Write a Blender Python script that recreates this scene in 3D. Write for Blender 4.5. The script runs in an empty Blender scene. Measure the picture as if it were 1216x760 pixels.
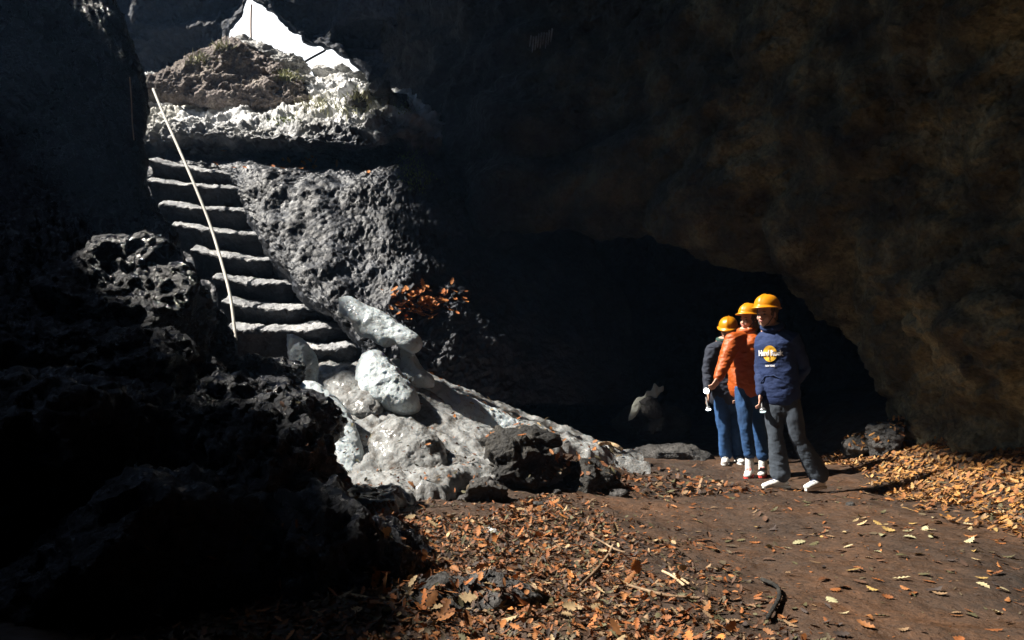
import bpy, bmesh, math, random
import numpy as np
from mathutils import Vector, Matrix
from mathutils.bvhtree import BVHTree

# ------------------------------------------------------------------ camera, sky, sun, exposure
scn = bpy.context.scene
COL = scn.collection
F = 954.0; HOR = 440.0; CX = 608.0; CAMZ = 1.05        # photograph 1216 px wide, horizon row, centre column
cd = bpy.data.cameras.new('camera'); cam = bpy.data.objects.new('camera', cd); COL.objects.link(cam)
cd.lens = 36.0 * F / 1216.0; cd.sensor_width = 36.0; cd.clip_end = 2000; cd.clip_start = 0.05
cam.location = (0, 0, CAMZ); cam.rotation_euler = (math.radians(90), 0, 0)
cd.shift_y = (HOR - 380.0) / 1216.0
scn.camera = cam

SUN_EL = math.radians(47.5)
SUN_D = Vector((1.0, 0.03, 0)).normalized() * math.cos(SUN_EL) + Vector((0, 0, -math.sin(SUN_EL)))
w = bpy.data.worlds.new('World'); scn.world = w; w.use_nodes = True
nt = w.node_tree; bg = nt.nodes['Background']
sky = nt.nodes.new('ShaderNodeTexSky'); sky.sky_type = 'NISHITA'; sky.sun_disc = False
sky.sun_elevation = SUN_EL
sky.sun_rotation = math.atan2(-SUN_D.x, -SUN_D.y)
sky.altitude = 1500; sky.dust_density = 1.0; sky.air_density = 1.6; sky.ozone_density = 2.0
# white cloud bank added beyond the mouth to burn out the sky, scattered cloud elsewhere
tc = nt.nodes.new('ShaderNodeTexCoord'); cn = nt.nodes.new('ShaderNodeTexNoise'); cn.inputs['Scale'].default_value = 2.2; cn.inputs['Detail'].default_value = 7
nt.links.new(tc.outputs['Generated'], cn.inputs['Vector'])
dp = nt.nodes.new('ShaderNodeVectorMath'); dp.operation = 'DOT_PRODUCT'; dp.inputs[1].default_value = Vector((-.25, .9, .36)).normalized()
nt.links.new(tc.outputs['Generated'], dp.inputs[0])
sm_ = nt.nodes.new('ShaderNodeMapRange'); sm_.inputs[1].default_value = .80; sm_.inputs[2].default_value = .94; nt.links.new(dp.outputs['Value'], sm_.inputs[0])
ca = nt.nodes.new('ShaderNodeMath'); ca.operation = 'MULTIPLY_ADD'; ca.inputs[1].default_value = .75; nt.links.new(cn.outputs[0], ca.inputs[0]); nt.links.new(sm_.outputs[0], ca.inputs[2])
cf = nt.nodes.new('ShaderNodeMapRange'); cf.inputs[1].default_value = .62; cf.inputs[2].default_value = .85; nt.links.new(ca.outputs[0], cf.inputs[0])
cm = nt.nodes.new('ShaderNodeMix'); cm.data_type = 'RGBA'; nt.links.new(cf.outputs[0], cm.inputs[0]); nt.links.new(sky.outputs[0], cm.inputs[6]); cm.inputs[7].default_value = (9.5, 9.9, 10.4, 1)
nt.links.new(cm.outputs[2], bg.inputs[0]); bg.inputs[1].default_value = 0.06
sd = bpy.data.lights.new('sun', 'SUN'); so = bpy.data.objects.new('sun', sd); COL.objects.link(so)
sd.energy = 3.8; sd.angle = math.radians(1.1); sd.color = (1.0, 0.93, 0.82)
so.rotation_euler = SUN_D.to_track_quat('-Z', 'Y').to_euler(); so.location = (-6, 4, 14)
scn.view_settings.view_transform = 'Standard'; scn.view_settings.look = 'None'
scn.view_settings.gamma = 1.0; scn.view_settings.use_curve_mapping = False
scn.view_settings.exposure = 1.7
scn.cycles.max_bounces = 5; scn.cycles.diffuse_bounces = 3; scn.cycles.glossy_bounces = 2
scn.cycles.sample_clamp_indirect = 3.0

rng = np.random.default_rng(7); random.seed(7)
KX = -SUN_D.x / SUN_D.z; KY = -SUN_D.y / SUN_D.z       # floor intercept of a sun ray: x+KX*z, y+KY*z

# ------------------------------------------------------------------ noise
_perm = np.random.default_rng(11).permutation(256).astype(np.int64); _perm = np.concatenate([_perm, _perm, _perm])
_g = np.random.default_rng(5).normal(size=(256, 3)); _g /= np.linalg.norm(_g, axis=1)[:, None]
def perlin(P):
    P = np.asarray(P, float); i = np.floor(P).astype(np.int64); f = P - i; i &= 255
    u = f * f * f * (f * (f * 6 - 15) + 10); r = 0
    for dx in (0, 1):
        for dy in (0, 1):
            for dz in (0, 1):
                h = _perm[_perm[_perm[i[..., 0] + dx] + i[..., 1] + dy] + i[..., 2] + dz]
                g = _g[h]; d = f - np.array([dx, dy, dz])
                wgt = (u[..., 0] if dx else 1 - u[..., 0]) * (u[..., 1] if dy else 1 - u[..., 1]) * (u[..., 2] if dz else 1 - u[..., 2])
                r = r + wgt * (g * d).sum(-1)
    return r * 1.6
def fbm(P, s, octv=4, rough=.5):
    P = np.asarray(P, float) / s; a = 1; r = 0
    for o in range(octv):
        r = r + a * perlin(P + 17.3 * o); P = P * 2.03; a *= rough
    return r
def ridged(P, s, octv=4, rough=.5):
    P = np.asarray(P, float) / s; a = 1; r = 0
    for o in range(octv):
        r = r + a * (1 - np.abs(perlin(P + 9.1 * o)) * 2); P = P * 2.07; a *= rough
    return r
def sm(t):
    t = np.clip(t, 0, 1); return t * t * (3 - 2 * t)

def P(px, py, D):                                        # where a point seen at (px, py) and D metres deep stands
    return np.array([(px - CX) / F * D, D, CAMZ + (HOR - py) / F * D])

# ------------------------------------------------------------------ materials
def mat(name, base=(.5, .5, .5), rough=.7, **k):
    m = bpy.data.materials.new(name); m.use_nodes = True
    b = m.node_tree.nodes['Principled BSDF']
    b.inputs['Base Color'].default_value = (*base, 1); b.inputs['Roughness'].default_value = rough
    for kk, v in k.items(): b.inputs[kk.replace('_', ' ')].default_value = v
    return m
def N(m, t, **k):
    n = m.node_tree.nodes.new(t)
    for a, v in k.items(): setattr(n, a, v)
    return n
def noise_node(m, scale, detail=6, rough=.55, vec=None):
    n = N(m, 'ShaderNodeTexNoise'); n.inputs['Scale'].default_value = scale; n.inputs['Detail'].default_value = detail
    n.inputs['Roughness'].default_value = rough
    if vec is None:
        g = N(m, 'ShaderNodeNewGeometry'); vec = g.outputs['Position']
    m.node_tree.links.new(vec, n.inputs['Vector']); return n
def ramp(m, src, stops):
    r = N(m, 'ShaderNodeValToRGB'); e = r.color_ramp.elements
    while len(e) < len(stops): e.new(.5)
    for el, (p, c) in zip(e, stops): el.position = p; el.color = (*c, 1) if len(c) == 3 else c
    m.node_tree.links.new(src, r.inputs[0]); return r
def mix(m, fac, a, b):
    n = N(m, 'ShaderNodeMix', data_type='RGBA'); L = m.node_tree.links.new
    (L(fac, n.inputs[0]) if hasattr(fac, 'links') else setattr(n.inputs[0], 'default_value', fac))
    for s, i in ((a, 6), (b, 7)):
        (L(s, n.inputs[i]) if hasattr(s, 'links') else setattr(n.inputs[i], 'default_value', (*s, 1)))
    return n.outputs[2]
def bump(m, hs, dist=.02, strength=1.0):
    L = m.node_tree.links.new; b = m.node_tree.nodes['Principled BSDF']; prev = None
    for h, d in hs:
        n = N(m, 'ShaderNodeBump'); n.inputs['Strength'].default_value = strength; n.inputs['Distance'].default_value = d
        L(h, n.inputs['Height'])
        if prev: L(prev.outputs[0], n.inputs['Normal'])
        prev = n
    L(prev.outputs[0], b.inputs['Normal'])
def rockmat(name, c1, c2, c3, r0, r1, scale=2.0, fine=.02, coarse=.05, spec=.5):
    m = mat(name); L = m.node_tree.links.new; b = m.node_tree.nodes['Principled BSDF']
    n1 = noise_node(m, scale, 8, .6); n2 = noise_node(m, scale * 14, 6, .65); n3 = noise_node(m, scale * 5, 5, .6)
    r = ramp(m, n1.outputs[0], [(.33, c1), (.5, c2), (.68, c3)])
    d = ramp(m, n2.outputs[0], [(.3, (.45, .45, .45)), (.7, (1.35, 1.35, 1.35))])
    mm = N(m, 'ShaderNodeMix', data_type='RGBA', blend_type='MULTIPLY'); mm.inputs[0].default_value = 1
    L(r.outputs[0], mm.inputs[6]); L(d.outputs[0], mm.inputs[7]); L(mm.outputs[2], b.inputs['Base Color'])
    rr = ramp(m, n3.outputs[0], [(.35, (r0,) * 3), (.65, (r1,) * 3)]); L(rr.outputs[0], b.inputs['Roughness'])
    b.inputs['Specular IOR Level'].default_value = spec
    v = N(m, 'ShaderNodeTexVoronoi'); v.inputs['Scale'].default_value = scale * 9
    g = N(m, 'ShaderNodeNewGeometry'); L(g.outputs['Position'], v.inputs['Vector'])
    bump(m, [(n3.outputs[0], coarse), (v.outputs[0], coarse * .35), (n2.outputs[0], fine)])
    return m
M = {}
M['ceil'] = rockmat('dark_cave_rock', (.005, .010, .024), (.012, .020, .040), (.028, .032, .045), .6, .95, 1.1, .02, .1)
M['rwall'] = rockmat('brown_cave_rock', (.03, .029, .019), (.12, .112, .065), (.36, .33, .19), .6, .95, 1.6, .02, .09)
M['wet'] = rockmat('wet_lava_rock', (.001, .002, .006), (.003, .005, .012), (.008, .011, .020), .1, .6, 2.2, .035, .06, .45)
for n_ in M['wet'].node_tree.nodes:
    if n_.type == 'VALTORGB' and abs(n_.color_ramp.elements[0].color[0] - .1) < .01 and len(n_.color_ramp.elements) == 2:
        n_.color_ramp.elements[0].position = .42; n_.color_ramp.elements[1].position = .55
M['slope'] = rockmat('grey_lava_slope', (.005, .007, .014), (.012, .017, .029), (.042, .052, .074), .42, .75, 2.4, .010, .018, .6)
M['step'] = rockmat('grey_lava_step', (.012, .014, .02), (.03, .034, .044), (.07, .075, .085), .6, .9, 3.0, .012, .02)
M['lit_nose'] = rockmat('painted_lit_step_edge', (.20, .21, .23), (.36, .37, .39), (.55, .55, .55), .5, .85, 3.5, .012, .02)  # sunlit tone of the step noses, painted into their colour
M['pale'] = rockmat('pale_sunlit_rock', (.26, .26, .26), (.54, .54, .53), (.80, .80, .79), .7, .95, 2.6, .02, .05)
M['slab'] = rockmat('mauve_brown_rock', (.14, .12, .115), (.26, .22, .205), (.40, .35, .30), .8, .95, 2.4, .02, .05)
M['stone'] = rockmat('grey_boulder_rock', (.018, .018, .02), (.04, .038, .037), (.085, .08, .078), .6, .9, 3.0, .015, .035)
M['black'] = rockmat('black_lava_block', (.006, .006, .006), (.016, .015, .014), (.045, .04, .033), .6, .9, 4.0, .015, .03)
def make_ice(name, dirt, lo, hi, white=(.54, .61, .65)):
    m = mat(name); L = m.node_tree.links.new; b = m.node_tree.nodes['Principled BSDF']
    n1 = noise_node(m, 2.1, 8, .65); n2 = noise_node(m, 20, 6, .75); n3 = noise_node(m, 13, 8, .7)
    g = N(m, 'ShaderNodeNewGeometry'); mp = N(m, 'ShaderNodeMapping'); mp.inputs['Scale'].default_value = (1, .35, 1); mp.inputs['Rotation'].default_value=(0,0,.5)
    L(g.outputs['Position'], mp.inputs[0])
    n4 = noise_node(m, 9, 8, .75, mp.outputs[0])
    f = ramp(m, n1.outputs[0], [(lo, (0, 0, 0)), (hi, (1, 1, 1))])
    f2 = ramp(m, n4.outputs[0], [(.45, (0, 0, 0)), (.62, (1, 1, 1))])
    mx = N(m, 'ShaderNodeMath', operation='MULTIPLY'); L(f.outputs[0], mx.inputs[0]); L(f2.outputs[0], mx.inputs[1])
    ad = N(m, 'ShaderNodeMath', operation='MAXIMUM'); L(mx.outputs[0], ad.inputs[0])
    f3 = ramp(m, n2.outputs[0], [(.56, (0, 0, 0)), (.66, (.85, .85, .85))]); L(f3.outputs[0], ad.inputs[1])
    c = mix(m, ad.outputs[0], white, dirt); L(c, b.inputs['Base Color'])
    rr = ramp(m, n3.outputs[0], [(.35, (.25,) * 3), (.6, (.7,) * 3)]); L(rr.outputs[0], b.inputs['Roughness'])
    b.inputs['Subsurface Weight'].default_value = .5; b.inputs['Subsurface Radius'].default_value = (.04, .06, .08)
    b.inputs['Subsurface Scale'].default_value = .5
    bump(m, [(n3.outputs[0], .025), (n2.outputs[0], .012)])
    b.inputs['Coat Weight'].default_value = .35; b.inputs['Coat Roughness'].default_value = .15
    return m
M['ice'] = make_ice('white_ice', (.2, .18, .15), .5, .75)
M['dirty'] = make_ice('dirty_ice', (.075, .065, .055), .24, .50, (.29, .30, .305))

# ground: damp dark soil
m = M['soil'] = mat('damp_soil'); L = m.node_tree.links.new; b = m.node_tree.nodes['Principled BSDF']
n1 = noise_node(m, .9, 8, .6); n2 = noise_node(m, 30, 6, .7); n3 = noise_node(m, 7, 6, .6)
r = ramp(m, n1.outputs[0], [(.3, (.020, .012, .008)), (.5, (.048, .025, .013)), (.7, (.095, .044, .019))])
d = ramp(m, n2.outputs[0], [(.3, (.5, .5, .5)), (.7, (1.4, 1.35, 1.25))])
mm = N(m, 'ShaderNodeMix', data_type='RGBA', blend_type='MULTIPLY'); mm.inputs[0].default_value = 1
L(r.outputs[0], mm.inputs[6]); L(d.outputs[0], mm.inputs[7]); L(mm.outputs[2], b.inputs['Base Color'])
rr = ramp(m, n3.outputs[0], [(.35, (.5,) * 3), (.65, (.9,) * 3)]); L(rr.outputs[0], b.inputs['Roughness'])
bump(m, [(n3.outputs[0], .04), (n2.outputs[0], .012)])

# leaves: colour per leaf from a face-corner attribute
m = M['leaf'] = mat('dry_leaf', rough=.75); L = m.node_tree.links.new; b = m.node_tree.nodes['Principled BSDF']
at = N(m, 'ShaderNodeAttribute', attribute_name='leaf_colour'); n2 = noise_node(m, 60, 4, .6)
d = ramp(m, n2.outputs[0], [(.3, (.65, .65, .65)), (.7, (1.2, 1.2, 1.2))])
mm = N(m, 'ShaderNodeMix', data_type='RGBA', blend_type='MULTIPLY'); mm.inputs[0].default_value = 1
L(at.outputs['Color'], mm.inputs[6]); L(d.outputs[0], mm.inputs[7]); L(mm.outputs[2], b.inputs['Base Color'])

def cloth(name, c, rough=.85, amp=.15, sc=60, bd=.002, coat=0):
    m = mat(name); L = m.node_tree.links.new; b = m.node_tree.nodes['Principled BSDF']
    n1 = noise_node(m, 5, 5, .6); n2 = noise_node(m, sc, 4, .6)
    r = ramp(m, n1.outputs[0], [(.3, tuple(x * (1 - amp) for x in c)), (.7, tuple(min(1, x * (1 + amp)) for x in c))])
    L(r.outputs[0], b.inputs['Base Color']); b.inputs['Roughness'].default_value = rough
    b.inputs['Coat Weight'].default_value = coat
    bump(m, [(n1.outputs[0], .012), (n2.outputs[0], bd)])
    return m
M['skin'] = mat('skin', (.56, .33, .24), .55, Subsurface_Weight=.1); M['skin'].node_tree.nodes['Principled BSDF'].inputs['Subsurface Scale'].default_value=.02
M['hair'] = mat('brown_hair', (.10, .06, .03), .6)
M['navy'] = cloth('navy_fleece', (.009, .025, .095))
M['orange'] = cloth('orange_nylon', (.40, .075, .006), .55, .15, 25, .003)
M['coat'] = cloth('black_blue_coat', (.02, .026, .045))
M['green'] = cloth('green_knit', (.02, .06, .05))
M['jeans'] = cloth('blue_denim', (.018, .072, .20), .85, .4)
M['grey'] = cloth('grey_trouser_cloth', (.042, .055, .075), .9, .15)
M['helmet'] = mat('yellow_orange_plastic', (.62, .24, .006), .35)
M['white'] = cloth('white_leather', (.72, .72, .70), .6, .05)
M['red'] = mat('red_trim', (.6, .06, .05), .6)
M['dark'] = mat('black_plastic', (.015, .015, .017), .4)
M['metal'] = mat('grey_metal', (.35, .36, .38), .35, Metallic=.8)
M['logo_y'] = mat('yellow_print', (.8, .45, .03), .7)
M['logo_w'] = mat('white_print', (.75, .75, .78), .7)
M['logo_k'] = mat('brown_print', (.1, .04, .02), .7)
M['lips'] = mat('lip', (.42, .13, .11), .5)
M['eye'] = mat('dark_eye', (.04, .03, .025), .3)
M['rope'] = cloth('pale_rope', (.62, .60, .55), .8, .1, 120, .004)
M['wire'] = mat('rusty_wire', (.5, .33, .22), .6)
M['wood'] = rockmat('weathered_wood', (.10, .06, .03), (.22, .14, .08), (.38, .28, .18), .7, .9, 6, .004, .006)
M['palewood'] = rockmat('pale_wood', (.30, .22, .12), (.48, .34, .2), (.6, .48, .32), .7, .9, 6, .004, .006)
M['moss'] = mat('moss_green', (.20, .25, .06), .9)
M['grass'] = mat('dry_grass', (.34, .34, .2), .8)
M['cloth'] = cloth('pale_grey_fabric', (.45, .47, .42), .9, .3)
def lampmat(name, c, s):
    m = mat(name, (.8, .8, .8)); b = m.node_tree.nodes['Principled BSDF']
    b.inputs['Emission Color'].default_value = (*c, 1); b.inputs['Emission Strength'].default_value = s; return m
M['lens'] = lampmat('lit_torch_lens', (.85, .95, 1), 3)
M['lens_dim'] = lampmat('dim_torch_lens', (.6, .8, .8), .5)

# ------------------------------------------------------------------ object helpers
def tag(o, label=None, cat=None, group=None, kind=None):
    if label: o['label'] = label
    if cat: o['category'] = cat
    if group: o['group'] = group
    if kind: o['kind'] = kind
    return o
def mesh_obj(name, V, Fc, material, parent=None, smooth=True):
    me = bpy.data.meshes.new(name)
    V = np.asarray(V, np.float32); Fc = np.asarray(Fc, np.int32)
    me.from_pydata([], [], []) if False else None
    me.vertices.add(len(V)); me.vertices.foreach_set('co', V.ravel())
    n = Fc.shape[1]
    me.loops.add(Fc.size); me.loops.foreach_set('vertex_index', Fc.ravel())
    me.polygons.add(len(Fc)); me.polygons.foreach_set('loop_start', np.arange(0, Fc.size, n, dtype=np.int32))
    me.polygons.foreach_set('loop_total', np.full(len(Fc), n, np.int32))
    if smooth: me.polygons.foreach_set('use_smooth', np.ones(len(Fc), bool))
    me.update(calc_edges=True); me.validate()
    me.materials.append(material)
    o = bpy.data.objects.new(name, me); COL.objects.link(o)
    if parent: o.parent = parent
    return o
def quads(nr, nc, wrap=False):
    i = np.arange(nr - 1)[:, None]; j = np.arange(nc if wrap else nc - 1)[None, :]
    j2 = (j + 1) % nc
    return np.stack([i * nc + j, i * nc + j2, (i + 1) * nc + j2, (i + 1) * nc + j], -1).reshape(-1, 4)
def cr(Pts, n):                                          # Catmull-Rom along axis 0
    Pts = np.asarray(Pts, float); m_ = len(Pts)
    A = np.concatenate([[2 * Pts[0] - Pts[1]], Pts, [2 * Pts[-1] - Pts[-2]]])
    t = np.linspace(0, m_ - 1, n); k = np.minimum(t.astype(int), m_ - 2); f = (t - k).reshape((-1,) + (1,) * (Pts.ndim - 1))
    p0, p1, p2, p3 = A[k], A[k + 1], A[k + 2], A[k + 3]
    return .5 * (2 * p1 + (p2 - p0) * f + (2 * p0 - 5 * p1 + 4 * p2 - p3) * f ** 2 + (3 * p1 - p0 - 3 * p2 + p3) * f ** 3)
def grid_normals(G):
    du = np.gradient(G, axis=0); dv = np.gradient(G, axis=1); n = np.cross(du, dv)
    return n / (np.linalg.norm(n, axis=-1, keepdims=True) + 1e-9)
def sheet(name, ctrl, nu, nv, disp, material, flip=1, keep=None, label=None, cat=None, kind='structure', post=None):
    G = cr(ctrl, nu); G = np.swapaxes(cr(np.swapaxes(G, 0, 1), nv), 0, 1)
    Nn = grid_normals(G) * flip
    G = G + Nn * disp(G)[..., None]
    if post is not None: G = post(G)
    Q = quads(nu, nv)
    V = G.reshape(-1, 3)
    if keep is not None:
        c = V[Q].mean(1); Q = Q[keep(c)]
    o = mesh_obj(name, V, Q, material); tag(o, label, cat, kind=kind); return o
def C(rows):                                             # rows of (px, py, D) -> world
    return np.array([[P(*p) for p in r] for r in rows])

def ico(sub):
    bm = bmesh.new(); bmesh.ops.create_icosphere(bm, subdivisions=sub, radius=1)
    V = np.array([v.co[:] for v in bm.verts]); Fc = np.array([[v.index for v in f.verts] for f in bm.faces]); bm.free()
    return V, Fc
_ico = {}
def rock(name, c, size, material, seed=0, sub=5, rough=.22, cuts=7, rz=0.0, tilt=0.0, label=None, cat='boulder', group=None, parent=None, fine=.03, cutlo=.6, kind=None):
    if sub not in _ico: _ico[sub] = ico(sub)
    D_, Fc = _ico[sub]; r = np.random.default_rng(seed)
    V = D_.copy()
    for i in range(cuts):
        n = r.normal(size=3); n /= np.linalg.norm(n); d = r.uniform(cutlo, .92)
        e = np.maximum(0, V @ n - d); V = V - e[:, None] * n
    off = r.uniform(-50, 50, 3); sz = np.array(size)
    nn = D_
    V = V * (1 + rough * fbm(V + off, .9, 3)[:, None])
    W = V * sz
    W = W + nn * (ridged(W + off, .3, 5, .6) - 1.2)[:, None] * fine + nn * (fbm(W + off, .09, 3)[:, None]) * fine * .5
    R_ = np.array(Matrix.Rotation(rz, 3, 'Z') @ Matrix.Rotation(tilt, 3, 'Y'))
    W = W @ R_.T
    o = mesh_obj(name, W, Fc, material, parent); o.location = c
    tag(o, label, cat, group, kind); return o
def rock_px(name, px, py, D, wpx, hpx, dep, material, **k):
    return rock(name, P(px, py, D), (wpx / 2 / F * D, dep / 2, hpx / 2 / F * D), material, **k)

def tube_mesh(pts, ru, rv=None, side=(1, 0, 0), n=14, cap=True):
    pts = np.asarray(pts, float); ru = np.asarray(ru, float); rv = ru if rv is None else np.asarray(rv, float)
    if cap:                                              # rounded ends
        def endpt(a, b_, r0, r1):
            d = a - b_; d = d / (np.linalg.norm(d) + 1e-9); q = min(r0, r1)
            return [(a + d * q * .5, .87), (a + d * q * .87, .5), (a + d * q * .99, .12)]
        s = endpt(pts[0], pts[1], ru[0], rv[0])[::-1]; e = endpt(pts[-1], pts[-2], ru[-1], rv[-1])
        ru = np.concatenate([[ru[0] * k for _, k in s], ru, [ru[-1] * k for _, k in e]])
        rv = np.concatenate([[rv[0] * k for _, k in s], rv, [rv[-1] * k for _, k in e]])
        pts = np.concatenate([[p for p, _ in s], pts, [p for p, _ in e]])
    T = np.gradient(pts, axis=0); T /= np.linalg.norm(T, axis=1)[:, None] + 1e-9
    S = np.asarray(side, float)
    if S.ndim == 1: S = np.tile(S, (len(pts), 1))
    elif cap: S = np.concatenate([[S[0]] * 3, S, [S[-1]] * 3])
    U = S - (S * T).sum(1)[:, None] * T; U /= np.linalg.norm(U, axis=1)[:, None] + 1e-9
    W = np.cross(T, U)
    a = np.linspace(0, 2 * math.pi, n, endpoint=False)
    V = pts[:, None] + U[:, None] * (np.cos(a)[None, :, None] * ru[:, None, None]) + W[:, None] * (np.sin(a)[None, :, None] * rv[:, None, None])
    V = V.reshape(-1, 3); Q = quads(len(pts), n, True)
    faces = [tuple(q) for q in Q]
    faces.append(tuple(range(n))[::-1]); faces.append(tuple(range(len(V) - n, len(V))))
    return V, faces
def join(parts):
    V = []; Fc = []; o = 0
    for v, f in parts:
        V.append(np.asarray(v)); Fc += [tuple(int(i) + o for i in q) for q in f]; o += len(v)
    return np.concatenate(V), Fc
def poly_obj(name, V, Fc, material, parent=None, smooth=True):
    me = bpy.data.meshes.new(name); me.from_pydata([tuple(map(float, v)) for v in V], [], Fc)
    if smooth: me.polygons.foreach_set('use_smooth', [True] * len(me.polygons))
    me.update(); me.materials.append(material)
    bm = bmesh.new(); bm.from_mesh(me); bmesh.ops.recalc_face_normals(bm, faces=bm.faces); bm.to_mesh(me); bm.free()
    o = bpy.data.objects.new(name, me); COL.objects.link(o)
    if parent: o.parent = parent
    return o
def ellipsoid(c, s, n=20, R=None):
    th = np.linspace(0, math.pi, n // 2 + 1)[1:-1]; a = np.linspace(0, 2 * math.pi, n, endpoint=False)
    V = np.stack([np.sin(th)[:, None] * np.cos(a), np.sin(th)[:, None] * np.sin(a), np.cos(th)[:, None] * np.ones(n)], -1).reshape(-1, 3) * np.array(s)
    top = np.array([[0, 0, s[2]]]); bot = -top
    V = np.concatenate([V, top, bot]); nr = len(th)
    fc = [tuple(q) for q in quads(nr, n, True)]
    fc += [(nr * n, (j + 1) % n, j) for j in range(n)][:]
    fc += [(nr * n + 1, (nr - 1) * n + j, (nr - 1) * n + (j + 1) % n) for j in range(n)]
    if R is not None: V = V @ np.array(R).T
    return V + np.array(c), fc
def remesh(name, parts, voxel, smooth_it, material, parent=None, disp=None):
    V, Fc = join(parts)
    me = bpy.data.meshes.new('tmp'); me.from_pydata([tuple(map(float, v)) for v in V], [], Fc); me.update()
    bm = bmesh.new(); bm.from_mesh(me); bmesh.ops.recalc_face_normals(bm, faces=bm.faces); bm.to_mesh(me); bm.free()
    t = bpy.data.objects.new('tmp', me); COL.objects.link(t)
    md = t.modifiers.new('r', 'REMESH'); md.mode = 'VOXEL'; md.voxel_size = voxel; md.use_smooth_shade = True
    if smooth_it:
        ms = t.modifiers.new('s', 'SMOOTH'); ms.factor = .5; ms.iterations = smooth_it
    dg = bpy.context.evaluated_depsgraph_get(); ev = t.evaluated_get(dg)
    out = bpy.data.meshes.new_from_object(ev); out.name = name
    bpy.data.objects.remove(t); bpy.data.meshes.remove(me)
    n = len(out.vertices); co = np.empty(n * 3, np.float32); out.vertices.foreach_get('co', co)
    if disp is not None:
        no = np.empty(n * 3, np.float32); out.vertices.foreach_get('normal', no)
        co = co.reshape(-1, 3); no = no.reshape(-1, 3)
        co = (co + no * disp(co)[:, None]).astype(np.float32)
        out.vertices.foreach_set('co', co.ravel())
    out.polygons.foreach_set('use_smooth', np.ones(len(out.polygons), bool)); out.update()
    out.materials.clear(); out.materials.append(material)
    o = bpy.data.objects.new(name, out); COL.objects.link(o)
    if parent: o.parent = parent
    return o

# ------------------------------------------------------------------ cave floor
def mound(x, y):
    a = 1.0 * np.clip(1 - (x + 1.2) / 2.45, 0, 1.05) * sm((y - 5.6) / 3.6)
    back = np.where(x > -.9, 1 - sm((y - 9.25) / .6) * sm((x + .9) / .5), 1.0)
    return a * back
def floor_h(x, y):
    Pq = np.stack([x, y, 0 * x], -1)
    h = .05 * fbm(Pq, 1.6, 3) + .020 * fbm(Pq, .35, 3) + .006 * fbm(Pq, .09, 2)
    ed = 3.0 + .12 * (y - 5)
    bank = .25 * sm((x - ed) / 1.1) * sm((y - 3.6) / 1.5) + .25 * np.clip((x - 4.0), 0, 3)
    bank = bank * (1 + .25 * fbm(Pq, .5, 2))
    litter = .05 * sm((1.3 - x) / .8) * sm((6.8 - y) / 1.5)
    return h + bank + litter + mound(x, y)
def axis(lo, hi, a, b, fine, coarse):
    return np.unique(np.concatenate([np.arange(lo, a, coarse), np.arange(a, b, fine), np.arange(b, hi + coarse, coarse)]))
xs = axis(-14, 12, -2.8, 5.2, .022, .25); ys = axis(-8, 20, 2.6, 10.2, .022, .25)
X, Y = np.meshgrid(xs, ys, indexing='ij'); Z = floor_h(X, Y)
G = np.stack([X, Y, Z], -1)
ground = mesh_obj('cave_floor', G.reshape(-1, 3), quads(len(xs), len(ys))[:, ::-1], M['soil'])
tag(ground, 'dark damp soil floor of the cave', kind='structure')

# snow and dirty ice fan under the opening
xs2 = np.arange(-2.9, 1.45, .016); ys2 = np.arange(4.7, 9.8, .018)
X, Y = np.meshgrid(xs2, ys2, indexing='ij'); Pq = np.stack([X, Y, 0 * X], -1)
line = -1.15 + (Y - 5.2) * .62                            # right border of the fan as it widens backwards
line = np.where(Y > 8.3, np.minimum(1.35, line + 1.2), line)
n_ = fbm(Pq, .7, 4)
mask = sm((line + .45 * n_ + .25 - X) / .25) * sm((X + 2.75) / .2) * sm((9.6 - Y) / .2) * sm((Y - 4.9 + .3 * n_) / .3)
th = -.10 + mask * (.18 + .05 * fbm(Pq, .4, 4) + .028 * ridged(Pq, .3, 5, .55))
# a wind smoothed scoop half way up the ridge
sc = np.exp(-(((X + .35) / .26) ** 2 + ((Y - 8.35) / .28) ** 2)); th -= sc * .22
Z = floor_h(X, Y) + th
snow = mesh_obj('ice_sheet', np.stack([X, Y, Z], -1).reshape(-1, 3), quads(len(xs2), len(ys2))[:, ::-1], M['dirty'])
tag(snow, 'wide sheet of dirty grey ice fanning down from the stair foot', 'ice sheet')
# clean white ridge of snow along the back edge
t = np.linspace(0, 1, 240)
rp = cr(np.array([P(478, 452, 8.4), P(520, 462, 8.45), P(570, 483, 8.5), P(625, 508, 8.6), P(675, 530, 8.75), P(728, 551, 8.9)]), 240)
prof = np.linspace(-1, 1, 46)
Wd = np.interp(t, [0, .2, .7, 1], [.28, .36, .26, .05]); Hh = np.interp(t, [0, .3, .8, 1], [.16, .15, .11, .03])
RG = np.zeros((240, 46, 3))
RG[..., 0] = rp[:, 0][:, None] + prof[None] * 0.02
RG[..., 1] = rp[:, 1][:, None] + prof[None] * Wd[:, None] * 1.3 - .1
RG[..., 2] = floor_h(RG[..., 0], RG[..., 1]) * .25 + (rp[:, 2][:, None] - .03 - np.clip(-prof, 0, 1)[None] * Wd[:, None] * .62 ) * .75 + (1 - np.abs(prof) ** 2.2)[None] * Hh[:, None] - .05
RG[:, -1, 2] -= .6; RG[:, 0, 2] -= .25
RG[..., 2] += .03 * fbm(RG, .22, 4) + .012 * ridged(RG, .1, 3)
ridge = mesh_obj('snow_ridge', RG.reshape(-1, 3), quads(240, 46), M['ice'])
tag(ridge, 'long white snow ridge along the back edge of the dirty ice', 'snow')

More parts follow.
